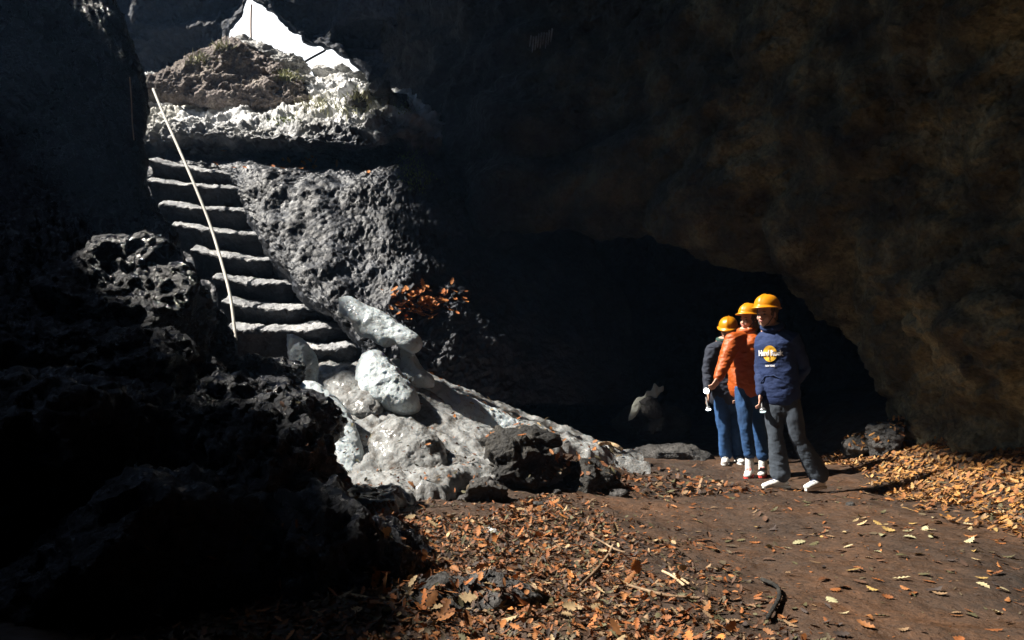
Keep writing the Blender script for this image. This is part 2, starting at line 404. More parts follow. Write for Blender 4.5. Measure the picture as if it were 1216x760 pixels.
# ------------------------------------------------------------------ rock slope beside the stairs, recess and shelf above it
rows = [
 [(120,500,8.3),(225,500,8.6),(330,500,8.8),(352,500,8.6),(430,500,8.7),(500,490,8.9),(560,480,9.2),(640,480,9.8),(760,480,11.5)],
 [(120,430,8.8),(250,420,9.6),(436,420,9.65),(456,420,9.15),(474,415,9.1),(500,412,9.2),(556,405,9.5),(640,410,10.3),(760,420,12)],
 [(120,350,9.6),(240,350,10.1),(364,350,10.2),(386,350,9.5),(435,350,9.45),(490,350,9.5),(545,350,9.9),(620,350,10.9),(740,350,12.5)],
 [(100,280,10.3),(195,280,10.8),(318,280,10.9),(336,280,10.1),(420,280,9.95),(480,280,10.0),(530,280,10.4),(580,280,11.3),(700,280,13)],
 [(100,225,11),(165,228,11.5),(292,228,11.5),(310,226,10.65),(410,215,10.5),(470,215,10.6),(520,215,11),(560,215,11.8),(680,215,13.5)],
 [(100,200,11.2),(160,204,11.7),(255,196,11.6),(330,200,11.0),(400,204,10.9),(450,204,10.9),(500,195,11.2),(545,190,12),(650,190,13.5)],
 [(100,185,11.4),(150,188,11.9),(240,186,11.8),(330,196,11.6),(400,200,11.6),(450,198,11.5),(492,180,11.4),(535,175,12.1),(640,170,13.5)],
 [(100,170,11.6),(160,180,12),(235,172,11.9),(330,176,11.7),(400,180,11.7),(450,180,11.6),(488,165,11.5),(525,160,12.2),(630,150,13.5)],
 [(100,160,11.7),(165,168,11.8),(235,161,11.5),(320,166,10.95),(395,172,10.9),(450,170,11.0),(485,152,11.5),(515,148,12.3),(620,130,13.5)],
 [(110,140,11.9),(170,148,12),(240,148,11.7),(320,148,11.3),(390,146,11.2),(440,142,11.4),(480,132,11.8),(505,135,12.5),(600,110,13.5)],
 [(120,115,12.3),(175,115,12.5),(240,125,12.4),(310,125,12.3),(380,120,12.2),(430,110,12.2),(462,108,12.3),(490,122,12.9),(580,95,13.8)],
 [(130,95,12.9),(180,92,13),(240,108,13.1),(310,110,13.2),(370,100,13.1),(420,90,12.8),(440,98,12.8),(470,112,13.4),(560,85,14.2)],
 [(130,110,15),(180,110,15),(240,118,15),(310,110,15),(370,100,14.8),(420,94,14.4),(436,102,14.0),(460,120,14.2),(560,95,15)],
]
for r_ in rows[1:6]:
    r_[2] = (r_[2][0] - 20, r_[2][1], r_[2][2] - .05); r_[3] = (r_[3][0] - 20, r_[3][1], r_[3][2] - .12)
CT = C(rows)
def slope_disp(G):
    b = fbm(G, .5, 3) * .08
    rid = np.clip(ridged(G * np.array([1, 1, 1.25]), .082, 3, .5) - .9, -.5, 1)
    top = sm((G[..., 2] - 3.9) / .5)
    crag = (ridged(G * np.array([.8, 1, 1.6]), .55, 6, .6) - 1.3) * .13
    bub = rid * .026 + np.clip(ridged(G, .4, 3) - 1.1, -.6, 1) * .02 + fbm(G, .07, 2) * .012
    return b + bub * (1 - top) + crag * top
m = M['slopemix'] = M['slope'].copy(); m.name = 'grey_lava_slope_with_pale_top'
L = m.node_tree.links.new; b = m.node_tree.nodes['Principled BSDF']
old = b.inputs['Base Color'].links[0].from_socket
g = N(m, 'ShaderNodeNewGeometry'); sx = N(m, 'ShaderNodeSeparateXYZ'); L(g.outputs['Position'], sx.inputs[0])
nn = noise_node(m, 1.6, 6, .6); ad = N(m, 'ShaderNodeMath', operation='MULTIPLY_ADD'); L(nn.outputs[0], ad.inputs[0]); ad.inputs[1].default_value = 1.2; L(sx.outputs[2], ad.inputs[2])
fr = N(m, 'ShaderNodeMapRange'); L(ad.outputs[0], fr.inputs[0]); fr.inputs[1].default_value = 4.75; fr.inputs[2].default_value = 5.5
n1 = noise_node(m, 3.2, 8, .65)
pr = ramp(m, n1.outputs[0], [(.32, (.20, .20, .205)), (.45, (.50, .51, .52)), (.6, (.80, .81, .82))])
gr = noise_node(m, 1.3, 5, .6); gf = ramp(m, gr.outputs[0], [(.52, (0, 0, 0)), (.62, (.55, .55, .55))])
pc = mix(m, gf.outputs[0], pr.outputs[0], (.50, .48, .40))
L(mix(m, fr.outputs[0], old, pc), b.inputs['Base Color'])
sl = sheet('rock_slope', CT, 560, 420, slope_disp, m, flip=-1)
tag(sl, 'knobbly grey lava slope beside the cut steps with a pale shelf on top')

# brown slab leaning over the shelf, and the rocks along the mouth
def slab():
    ctrl = C([
     [(120,118,12.6),(200,124,12.4),(255,132,12.4),(300,136,12.3),(345,130,12.3),(372,118,12.4)],
     [(150,105,12.3),(205,110,12.2),(260,120,12.1),(305,124,12.1),(345,120,12.1),(366,114,12.2)],
     [(175,92,12.3),(215,92,12.2),(262,98,12.1),(305,105,12.1),(340,111,12.1),(362,112,12.2)],
     [(200,80,12.4),(232,72,12.3),(270,72,12.2),(305,84,12.2),(335,98,12.2),(360,108,12.3)],
     [(225,66,12.6),(250,60,12.4),(272,55,12.3),(305,74,12.3),(335,92,12.3),(362,105,12.4)],
     [(235,66,13.2),(256,57,13.1),(278,50,13.0),(312,68,13.0),(342,86,12.9),(366,102,12.9)],
     [(230,110,14),(260,110,14),(285,110,14),(320,110,14),(350,110,14),(372,118,13.8)]])
    o = sheet('rock_slab', ctrl, 170, 220, lambda G: fbm(G, .5, 4) * .05 + (ridged(G, .3, 5, .6) - 1.2) * .045, M['slab'], flip=-1, kind=None)
    tag(o, 'mauve brown rock slab with pale rim slanting below the cave opening', 'rock slab')
slab()
rock_px('boulder', 318, 76, 13.6, 96, 34, 1.1, M['pale'], seed=21, label='long pale boulder on the mouth rim behind the brown slab', rz=0, tilt=.42, fine=.07, rough=.3)
rock_px('boulder', 343, 78, 13.3, 44, 26, .8, M['pale'], seed=22, label='rounded pale boulder under the slanting cable at the cave mouth', tilt=.3, fine=.06)
rock_px('boulder', 297, 60, 13.8, 50, 22, .8, M['pale'], seed=26, label='low pale boulder at the foot of the thin post', tilt=.45, fine=.06)
rock_px('boulder', 360, 103, 12.9, 62, 22, .8, M['pale'], seed=27, label='pale flat boulder at the low end of the brown slab', tilt=.5, fine=.05)
k = 0
for (px, py, wd, ht, lab) in [(388,88,40,17,'leftmost pale block of the low stone row under the mouth'), (407,86,26,16,'second pale block of the low stone row, right of centre'), (422,94,30,18,'pale block closing the right end of the low stone row'), (392,101,44,15,'broad pale block lying below the low stone row'), (372,98,26,16,'small pale block left of the low stone row')]:
    rock_px('stone_block', px, py, 13.1 - k * .05, wd, ht, .5, M['pale'], seed=30 + k, sub=4, cuts=10, cutlo=.5, label=lab, cat='stone', group='pale stones heaped at the cave mouth', fine=.02, tilt=.1); k += 1
dk = [(424,122,30,24,'stone','dark hollow stone on the shelf among dry grass'), (452,108,34,26,'stone','grey stone on the right shoulder of the pale shelf'), (470,120,30,26,'black','black stone at the far right of the pale shelf'), (440,125,20,18,'stone','small mossy stone beside the dark hollow stone'), (478,140,26,24,'stone','mossy stone low on the right shoulder of the shelf'), (462,135,20,14,'pale','small pale stone low on the right shoulder of the shelf')]
for i, (px, py, wd, ht, mt, lab) in enumerate(dk):
    rock_px('stone', px, py, 11.9 + .1 * i, wd, ht, .45, M[mt], seed=50 + i, sub=4, cuts=10, cutlo=.5, label=lab, cat='stone', fine=.03)

# ------------------------------------------------------------------ ceiling round the cave mouth (ring sheet about the opening)
hole = np.array([(262,58),(270,42),(280,26),(289,12),(297,-3),(306,3),(316,9),(327,17),(338,26),(350,38),(362,48),(376,52),(392,57),(406,64),(418,73),(434,88),(430,118),(380,140),(300,140),(235,118),(228,90),(250,66)], float)
nA = 260
hc = np.concatenate([hole, hole[:1]]); seg = np.linalg.norm(np.diff(hc, axis=0), axis=1); cum = np.concatenate([[0], np.cumsum(seg)])
tt = np.linspace(0, cum[-1], nA, endpoint=False)
hp = np.stack([np.interp(tt, cum, hc[:, 0]), np.interp(tt, cum, hc[:, 1])], -1)
hp += np.stack([fbm(np.stack([tt / 14, 0 * tt, 0 * tt], -1), 1, 3), fbm(np.stack([tt / 14, 0 * tt + 9, 0 * tt], -1), 1, 3)], -1) * 3.0
cen = np.array([335., 75.])
rings = []
for s, dD in [(1.35, 2.4), (1.08, 1.2), (1.0, .25), (1.03, 0), (1.25, -.25), (1.7, -.6), (2.4, -.9), (3.4, -1.2), (4.8, -1.4), (7, -1.6)]:
    v = cen + (hp - cen) * s
    # rings tend to a rounder, larger outline
    ang = np.arctan2(hp[:, 1] - cen[1], hp[:, 0] - cen[0])
    circ = cen + np.stack([np.cos(ang) * 110 * s, np.sin(ang) * 90 * s], -1)
    bl = sm((s - 1.1) / 3); v = v * (1 - bl) + circ * bl
    rightness = np.clip((v[:, 0] - 335) / 500, 0, 1)
    D = 14.4 + (dD if s <= 1.08 or (s == 1.35 and len(rings) == 0) else .25) - 1.3 * np.clip((v[:, 0] - 430) / 100, 0, 1) * (s > 1.02) + 3.5 * np.clip((v[:, 0] - 560) / 200, 0, 1)
    rings.append(np.array([P(a, b_, d_) for (a, b_), d_ in zip(v, D)]))
RG = cr(np.array(rings), 150)
Nn = grid_normals(RG)
amp = np.ones(150); 
RG = RG - Nn * ((ridged(RG, 1.3, 6, .55) - 1.3) * .22)[..., None] * np.clip(np.abs(np.arange(150) - 36) / 50 + .25, 0, 1)[:, None, None]
Q = quads(150, nA, True)
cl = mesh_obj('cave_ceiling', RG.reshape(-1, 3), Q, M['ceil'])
tag(cl, 'dark overhanging ceiling round the bright cave mouth', kind='structure')

# ------------------------------------------------------------------ right hand vault: from the arch lip up and out to the right
lip = [(446,225,14.4),(560,255,11.4),(690,262,11.1),(800,280,10.5),(900,312,10.0),(985,365,9.6),(1040,430,9.1),(1072,505,9.1),(1088,600,9.0)]
out = [(470,-420,15.0),(640,-420,11.2),(800,-420,9.2),(1040,-420,6.6),(1300,-330,4.8),(1650,-100,3.8),(1650,180,3.6),(1700,420,3.5),(1750,760,3.4)]
fold = [(x + 4, y - 10, d + .7) for x, y, d in lip]; fold2 = [(x + 90 if x > 900 else x + 10, y - 90, d + 3.6) for x, y, d in lip]
def between(f, dd):
    return [(a[0] * (1 - f) + b_[0] * f, a[1] * (1 - f) + b_[1] * f, 1 / ((1 - f) / a[2] + f / b_[2]) + dd) for a, b_ in zip(lip, out)]
rows = [fold2, fold, lip, between(.12, -.05), between(.3, .25), between(.5, .45), between(.72, .35), out]
def vault_disp(G):
    return (ridged(G * np.array([1, 1, 1.5]), 1.7, 6, .52) - 1.3) * .20 + fbm(G, .8, 4) * .10
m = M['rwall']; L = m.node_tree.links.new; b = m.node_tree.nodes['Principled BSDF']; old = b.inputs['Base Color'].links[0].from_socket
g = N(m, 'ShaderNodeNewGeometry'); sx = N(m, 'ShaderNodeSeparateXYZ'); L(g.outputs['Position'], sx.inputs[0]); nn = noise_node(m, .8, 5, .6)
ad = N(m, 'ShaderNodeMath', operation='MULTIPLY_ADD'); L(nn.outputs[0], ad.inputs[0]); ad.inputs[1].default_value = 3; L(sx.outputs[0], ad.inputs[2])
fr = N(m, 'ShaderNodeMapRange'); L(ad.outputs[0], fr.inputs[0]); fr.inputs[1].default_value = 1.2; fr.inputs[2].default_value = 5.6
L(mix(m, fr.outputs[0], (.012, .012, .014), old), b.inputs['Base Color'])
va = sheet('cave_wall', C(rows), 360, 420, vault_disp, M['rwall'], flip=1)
tag(va, 'brown dark rock vault curving down to the leaf bank')

# tunnel behind the people
rows = [[(400,640,12),(500,640,13),(700,640,14),(900,640,14),(1100,640,12.5),(1300,640,10.5)],
        [(300,470,13),(500,470,14),(700,470,15.5),(900,470,15.5),(1100,470,13),(1300,470,11)],
        [(300,300,14),(500,300,14.5),(700,300,16),(900,300,16),(1100,300,13),(1300,300,11)],
        [(480,130,13.6),(540,140,13.6),(700,160,14),(900,160,13.5),(1100,160,11.5),(1300,160,10)],
        [(560,-60,12.6),(620,-60,12.6),(700,-60,11.5),(900,-60,10.5),(1100,-60,9),(1300,-60,8)]]
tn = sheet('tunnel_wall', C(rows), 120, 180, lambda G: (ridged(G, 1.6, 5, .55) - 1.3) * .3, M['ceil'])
tag(tn, 'black rock at the back of the tunnel')

# ------------------------------------------------------------------ left hand wall
rows = [
 [(-700,-260,8.6),(-200,-240,8.75),(0,-220,8.8),(60,-200,8.85),(100,-180,8.85),(115,-180,9.0)],
 [(-700,0,8.6),(-200,0,8.75),(0,0,8.8),(80,0,8.85),(128,0,8.85),(140,0,9.0)],
 [(-700,100,8.6),(-200,100,8.7),(0,100,8.75),(90,100,8.8),(158,100,8.8),(172,100,9.0)],
 [(-700,190,8.4),(-200,190,8.6),(0,190,8.7),(90,190,8.75),(158,190,8.75),(172,190,9.0)],
 [(-700,240,7.8),(-200,240,8.1),(0,240,8.4),(100,240,8.6),(160,228,8.65),(178,232,8.95)],
 [(-700,300,7.1),(-200,300,7.3),(20,300,7.6),(130,300,8.0),(198,300,8.4),(214,298,8.9)],
 [(-700,380,6.3),(-200,380,6.5),(40,380,7.0),(160,380,7.5),(240,380,8.2),(260,378,8.8)],
 [(-700,480,5.5),(-200,480,5.9),(60,480,6.7),(170,480,7.3),(270,445,8.0),(284,445,8.6)],
 [(-700,760,4.6),(-200,700,5.2),(60,620,6.2),(170,600,6.8),(270,540,7.8),(290,540,8.3)]]
rows = [[(p[0], p[1], p[2] - .22) for p in r_] for r_ in rows]
def lw_disp(G):
    s = G @ np.array([[.9, 0, .45], [0, 1, 0], [-.45, 0, .9]]).T
    up = sm((3.2 - G[..., 2]) / 1.2)
    return (ridged(s * np.array([1.8, 1, .45]), .45, 6, .6) - 1.3) * (.04 + .07 * up) + fbm(G, .9, 4) * .05
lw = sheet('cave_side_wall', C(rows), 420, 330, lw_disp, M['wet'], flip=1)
tag(lw, 'wet black rock wall left of the steps')

# pale flecks standing in for glints on the vault, lit through an added roof hole
_vb = BVHTree.FromPolygons([v.co.copy() for v in va.data.vertices], [tuple(p.vertices) for p in va.data.polygons])
_h = _vb.ray_cast(Vector((0, 0, CAMZ)), (Vector(P(643, 45, 1.0)) - Vector((0, 0, CAMZ))).normalized())[0]
FLECK = _h if _h is not None else Vector(P(643, 45, 10.5))
dV = []; dF = []
for q_ in range(9):
    o_ = np.array([(q_ - 4) * .036, -.03 + .02 * math.sin(q_ * 2.1), .02 * math.cos(q_ * 1.7) + (q_ - 4) * .012])
    l_ = .10 + .07 * abs(math.sin(q_ * 1.9)); v_, f_ = tube_mesh([o_ + np.array([0, 0, .04]), o_ - np.array([.012, 0, l_ * .5]), o_ - np.array([.02, 0, l_])], [.013, .010, .004], n=7)
    dF += [tuple(i + len(dV) for i in f) for f in f_]; dV += [tuple(v) for v in v_]
drip = poly_obj('glint_flecks', dV, dF, M['pale']); drip.location = FLECK  # flecks standing in for glints
tag(drip, 'small cluster of pale flecks shaped as glints high on the dark vault', 'flecks', kind='stuff')

# ------------------------------------------------------------------ unseen roof far overhead, its openings cut to shape the sunlight
def sun_open(x, y, z):                                   # roof is missing where a sun ray would reach the lit parts of the cave
    a = x + KX * z; b = y + KY * z
    Pq = np.stack([a, b, 0 * a], -1)
    n = .30 * fbm(Pq, .9, 4) + .08 * fbm(Pq, .25, 2)
    left = np.interp(b, [0, 3, 4.6, 5.0, 6.0, 7.2, 7.75, 7.9, 8.84, 8.94, 14], [-.2, -.35, -.5, -.8, -1.25, -1.6, -1.7, -.02, -.02, -2.6, -2.6])
    n = n * np.where((b > 7.7) & (b < 9.05), .2, 1)
    right = np.interp(b, [0, 4, 7.5, 8.6, 9.3, 9.45, 9.85, 9.98, 10.5, 11, 11.5, 12, 12.5, 13, 14.5], [4.4, 4.7, 4.6, 4.4, 4.2, 3.4, 2.8, 1.4, 1.9, 2.4, 2.6, 2.8, 3.1, 3.3, 3.6])
    dz_ = FLECK.z - .07; da = FLECK.x - .02 + KX * dz_; db = FLECK.y - .02 + KY * dz_
    return ((a - da) ** 2 + (b - db) ** 2 < .15 ** 2) | ((a > left + n) & (a < right + n) & (b < 15.2) & (b > 1.6 + n)) | ((a - 2.37) ** 2 + (b - 10.47) ** 2 < .20 ** 2)
xs3 = np.arange(-22, 10.01, .12); ys3 = np.arange(-9, 15.5, .12)
X, Y = np.meshgrid(xs3, ys3, indexing='ij'); Pq = np.stack([X, Y, 0 * X], -1)
Z = 13.0 + .3 * fbm(Pq, 2.2, 4)
V = np.stack([X, Y, Z], -1).reshape(-1, 3); Q = quads(len(xs3), len(ys3)); c = V[Q].mean(1)
Q = Q[~sun_open(c[:, 0], c[:, 1], c[:, 2])]
rf = mesh_obj('sun_mask_roof', V, Q, M['ceil'])
md = rf.modifiers.new('thick', 'SOLIDIFY'); md.thickness = .35; md.offset = 1
tag(rf, 'unseen roof with ragged openings cut to shape the sunlight', kind='structure')
# outer walls closing the cave behind and beside the camera
def wall_run(name, pts, z0, z1, lab):
    pts = np.array(pts, float); zz = np.linspace(z0, z1, 6)
    ctrl = np.array([[(p[0], p[1], z) for p in pts] for z in zz])
    o = sheet(name, ctrl, 70, 40 * (len(pts) - 1), lambda G: fbm(G, 1.6, 5) * .35, M['ceil']); tag(o, lab)
wall_run('outer_cave_wall', [(-21, 15.3), (-21.5, 9), (-21, 2), (-11.5, -5), (-4, -7.5), (4, -7.5), (9, -4), (9, 4), (8.8, 10), (8.5, 18)], -.8, 13.6, 'dark rock wall enclosing the cave behind the photographer')
wall_run('back_cave_wall', [(-.8, 15.6), (2, 17), (5, 18), (9, 17.5)], -.8, 13.6, 'black rock closing the tunnel')
wall_run('far_left_cave_wall', [(-21, 15.3), (-10.5, 15.3), (-8.3, 14.6), (-7.0, 14.8)], -.8, 8.6, 'dark rock far left of the mouth')
wall_run('upper_cave_wall', [(-21, 15.4), (-12, 15.45), (-6, 15.5), (0, 15.4), (5, 15.4)], 8.9, 13.6, 'dark rock wall high above the cave mouth')
# ground outside, beyond the mouth
xs4 = np.linspace(-20, 11, 60); ys4 = np.linspace(15.2, 21, 60)
X, Y = np.meshgrid(xs4, ys4, indexing='ij'); Z = 5.35 + 0 * X
mesh_obj('hill_top', np.stack([X, Y, Z], -1).reshape(-1, 3), quads(60, 60)[:, ::-1], M['pale']); tag(bpy.data.objects['hill_top'], 'pale rocky ground outside the cave', kind='structure')

# ------------------------------------------------------------------ stairs cut into the slope
noses = [((176,188),(292,207),11.15),((174,212),(302,223),10.9),((188,240),(308,249),10.6),((204,265),(322,278),10.35),((226,295),(334,309),10.1),((252,328),(350,336),9.85),((262,357),(370,366),9.6),((268,389),(408,386),9.35),((350,412),(428,408),9.15)]
stair = bpy.data.objects.new('stone_staircase', None); COL.objects.link(stair); stair.location = (-3.0, 9.1, 1.0)
tag(stair, 'footworn narrow steps cut into the dark lava slope, climbing to the cave mouth', 'staircase')
for i, (l, r_, D) in enumerate(noses):
    A = P(*l, D); B = P(*r_, D + .05)
    prof = np.array([(.75, .10), (.5, .10), (.34, .085), (.2, .06), (.09, .03), (.02, .0), (.0, -.03), (.02, -.06), (.10, -.11), (.16, -.22), (.19, -.36), (.20, -.5), (.5, -.5), (.75, -.5)])
    prof = np.concatenate([cr(prof[:12], 60), prof[12:]])
    nl = 110; s = np.linspace(0, 1, nl)
    base = A[None] * (1 - s)[:, None] + B[None] * s[:, None]
    base[:, 2] -= .035 * np.sin(s * math.pi)              # footworn hollow in the middle
    base[:, 1] += .16 * sm((s - .80) / .2)          # the right end curls forward into the slope
    V = np.stack([np.repeat(base[:, None, 0], len(prof), 1), base[:, None, 1] + prof[None, :, 0], base[:, None, 2] + prof[None, :, 1]], -1)
    V = V + np.stack([0 * V[..., 0], .03 * fbm(V, .25, 3) + .012 * fbm(V, .06, 2), .022 * fbm(V + 5, .2, 3) + .014 * fbm(V, .06, 3)], -1)
    nP = len(prof); Fq = [tuple(q) for q in quads(nl, nP, True)] + [tuple(range(nP)), tuple(range((nl - 1) * nP, nl * nP))[::-1]]
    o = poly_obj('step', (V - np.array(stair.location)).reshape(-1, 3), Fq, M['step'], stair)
    o.data.materials.append(M['lit_nose']); cj = np.tile(np.arange(nP), nl - 1)
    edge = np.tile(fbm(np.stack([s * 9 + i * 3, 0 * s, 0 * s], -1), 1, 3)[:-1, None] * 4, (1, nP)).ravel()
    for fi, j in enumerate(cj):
        if 13 < j + edge[fi] < 29: o.data.polygons[fi].material_index = 1  # nose faces take the painted sunlit tone

# ------------------------------------------------------------------ boulders at the left, wet and black
W = M['wet']
LB = [
 (150,372,7.0,190,170,1.2,61,'black wet boulder high on the left, below the cave wall and beside the steps', .3),
 (52,430,6.2,150,130,1.1,62,'rounded black boulder at the left edge of the pile', .0),
 (182,450,6.0,170,130,1.2,63,'humped black boulder with a glinting crest in the middle of the left pile', .15),
 (306,446,7.2,96,54,.8,64,'low black boulder against the foot of the steps', .1),
 (296,512,5.4,190,130,1.3,65,'flat topped black boulder with bright wet top in front of the lowest steps', .1),
 (60,560,4.6,330,250,1.4,66,'big black boulder filling the lower left edge', .0),
 (150,520,5.2,240,130,1.1,68,'broken wet black boulder sparkling in front of the humped one', .2),
 (335,565,4.8,150,170,1.1,67,'steep black boulder beside the curved strip of ice', -.2),
 (404,702,3.9,232,268,1.0,69,'dark foreground boulder whose rounded end meets the leaf litter', .0),
 (190,720,3.7,420,330,1.3,70,'largest black boulder at the bottom left corner', .0),
]
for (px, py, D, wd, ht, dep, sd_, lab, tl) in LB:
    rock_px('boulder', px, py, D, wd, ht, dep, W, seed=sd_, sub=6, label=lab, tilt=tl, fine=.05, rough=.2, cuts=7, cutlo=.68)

# ------------------------------------------------------------------ ice chunks
def ice_outline(name, outl, D, dep, seed, label, mt='ice', tiltd=.4, cat='ice block', nin=60):
    # a lump with the given outline: rings shrink towards the middle while the body swells front and back
    o_ = np.array(outl, float); o_ = np.concatenate([o_, o_[:1]]); o_ = cr(o_, 150)[:-1]; o_ = o_.mean(0) + (o_ - o_.mean(0)) * 1.10
    c_ = o_.mean(0)
    zs = np.linspace(-1, 1, nin); V = []
    for z in zs:
        s = (1 - abs(z) ** 2.6) ** (1 / 2.2) * .98 + .02
        q = c_ + (o_ - c_) * s
        d = D + z * dep / 2 - (q[:, 1] - c_[1]) / F * D * tiltd
        V.append([P(a, b_, dd) for (a, b_), dd in zip(q, d)])
    V = np.array(V); cW = V.reshape(-1, 3).mean(0)
    n = V.shape[1]; Fq = [tuple(q) for q in quads(nin, n, True)] + [tuple(range(n)), tuple(range((nin - 1) * n, nin * n))[::-1]]
    o = remesh(name, [((V - cW).reshape(-1, 3), Fq)], .011, 5, M[mt], None, lambda c: fbm(c + seed, .26, 3) * .024 + (ridged(c + seed, .16, 3, .5) - 1.2) * .008 * sm((c[:, 2] + .1) / .15) - .006 * sm((fbm(c + seed * 2, .06, 2) - .25) / .2))
    o.location = cW; tag(o, label, cat); return o
ice_outline('ice_block', [(408,358),(420,356),(434,364),(452,372),(472,384),(490,396),(497,408),(488,417),(476,414),(470,408),(455,410),(440,402),(428,398),(420,384),(410,376)], 8.35, .50, 1, 'upper white ice block with dark specks, nearest the leaf patch', tiltd=.6)
ice_outline('ice_block', [(478,408),(486,412),(492,424),(502,436),(514,448),(512,458),(494,458),(480,452),(476,440),(478,424)], 8.3, .4, 2, 'white ice neck linking the upper block to the snow ridge')
ice_outline('ice_block', [(341,398),(352,400),(364,408),(374,420),(378,436),(376,458),(364,456),(352,446),(345,430),(341,414)], 7.9, .22, 3, 'thin leaf shaped ice slab standing upright at the stair foot', tiltd=.1)
ice_outline('ice_block', [(430,424),(446,418),(462,428),(474,440),(488,462),(494,482),(480,490),(456,486),(438,474),(428,462),(426,440)], 7.8, .6, 4, 'rounded ice lump with a brown melted side in the middle of the ice', tiltd=.5)
ice_outline('ice_block', [(464,430),(472,426),(480,432),(478,442),(468,440)], 8.3, .2, 5, 'smallest ice bit between the upper block and the rounded lump')
ice_outline('ice_block', [(448,512),(470,500),(500,508),(520,528),(528,556),(512,580),(484,588),(460,574),(446,550),(442,528)], 6.7, .55, 6, 'dirty grey ice lump low on the sheet beside the foreground boulders', 'dirty', .6)
ice_outline('ice_block', [(346,462),(362,456),(384,462),(404,480),(420,506),(428,536),(424,566),(412,572),(402,546),(396,520),(386,500),(368,484),(350,474)], 6.9, .4, 7, 'curved ice strip hugging the black boulders', 'ice', .8)
ice_outline('ice_block', [(386,455),(410,444),(430,452),(446,470),(452,488),(436,496),(412,490),(396,480)], 7.7, .5, 8, 'flat dirty ice plate left of the rounded ice lump', 'dirty', 1.2)
# rocks on the fan
BK = M['black']
rock_px('boulder', 616, 552, 6.75, 112, 74, .55, BK, seed=83, sub=6, label='large black angular block on the ice beside the soil', fine=.04, cuts=10, cutlo=.55, rough=.12)
rock_px('boulder', 612, 522, 7.0, 112, 30, .6, BK, seed=84, sub=5, label='flat black slab resting on the large angular block', fine=.035, cuts=8, rough=.12)
rock_px('boulder', 698, 574, 6.9, 74, 52, .5, BK, seed=85, sub=5, label='black rock at the right hand end of the ice, touching the soil', fine=.04, cuts=9, rough=.15)
rock_px('boulder', 572, 586, 6.1, 60, 34, .4, M['stone'], seed=86, sub=5, label='small grey brown rock half sunk in leaves below the angular block', fine=.03)
rock_px('boulder', 545, 742, 3.6, 225, 150, .8, M['stone'], seed=88, sub=6, label='flat grey foreground rock strewn with orange leaves', fine=.03, cuts=8, rough=.12)
rock_px('boulder', 800, 543, 9.7, 100, 36, .8, M['stone'], seed=89, sub=5, label='flat grey rock lying behind the soil, left of the people', fine=.03, cuts=9, rough=.12, tilt=.12)
rock_px('boulder', 1055, 522, 8.7, 50, 50, .5, M['stone'], seed=90, sub=5, label='upright rounded grey rock against the right wall', fine=.03)
rock_px('boulder', 1020, 530, 9.0, 40, 26, .4, M['stone'], seed=91, sub=4, label='low grey rock just left of the upright rounded one', fine=.03)
rock_px('boulder', 775, 505, 11.0, 90, 60, .8, M['black'], seed=92, sub=5, label='black rock in the tunnel under the pale rag', fine=.04)
# pale rag draped on the tunnel rock
ice_outline('rag', [(747,499),(750,490),(753,480),(758,472),(764,471),(768,465),(773,464),(776,457),(781,460),(786,459),(787,465),(782,469),(779,474),(772,473),(768,478),(763,476),(761,484),(757,486),(755,494)], 10.5, .09, 12, 'pale crumpled rag caught on the black rock in the tunnel', 'cloth', .4, 'rag')
ice_outline('stone', [(760,478),(772,472),(782,480),(786,492),(776,498),(764,490)], 10.45, .2, 9, 'small dark broken stone beneath the rag', 'stone', .2, 'stone')

# ------------------------------------------------------------------ hand rope, post, cable
def line_obj(name, pts, r, material, label, cat, n=8, parent=None, res=60):
    c_ = cr(np.array(pts), res); o0 = c_[0].copy()
    V, Fq = tube_mesh(c_ - o0, np.full(res, r), n=n, side=(0, 1, .2)); o = poly_obj(name, V, Fq, material, parent); o.location = o0
    tag(o, label, cat); return o
line_obj('hand_rope', [P(182,106,11.6), P(196,140,11.2), P(213,178,10.8), P(232,222,10.4), P(250,268,10.1), P(265,318,9.7), P(274,355,9.4), P(280,403,9.1)], .019, M['rope'], 'taut pale hand rope running down over the stone steps', 'rope')
line_obj('hanging_cord', [P(154,92,8.0), P(156,120,8.0), P(157,145,8.0), P(159,166,8.0)], .006, M['wire'], 'short thin cord hanging on the black wall left of the rope top', 'cord', 6)
line_obj('thin_post', [P(298.5,6,14.0), P(298,30,14.0), P(298.5,52,14.0)], .016, M['wire'], 'thin upright post standing in the cave mouth', 'post', 6)
line_obj('cable', [P(352,80,13.6), P(366,71,13.7), P(386,60,14.0)], .02, M['dark'], 'dark cable slanting across the bright cave mouth', 'cable', 6)

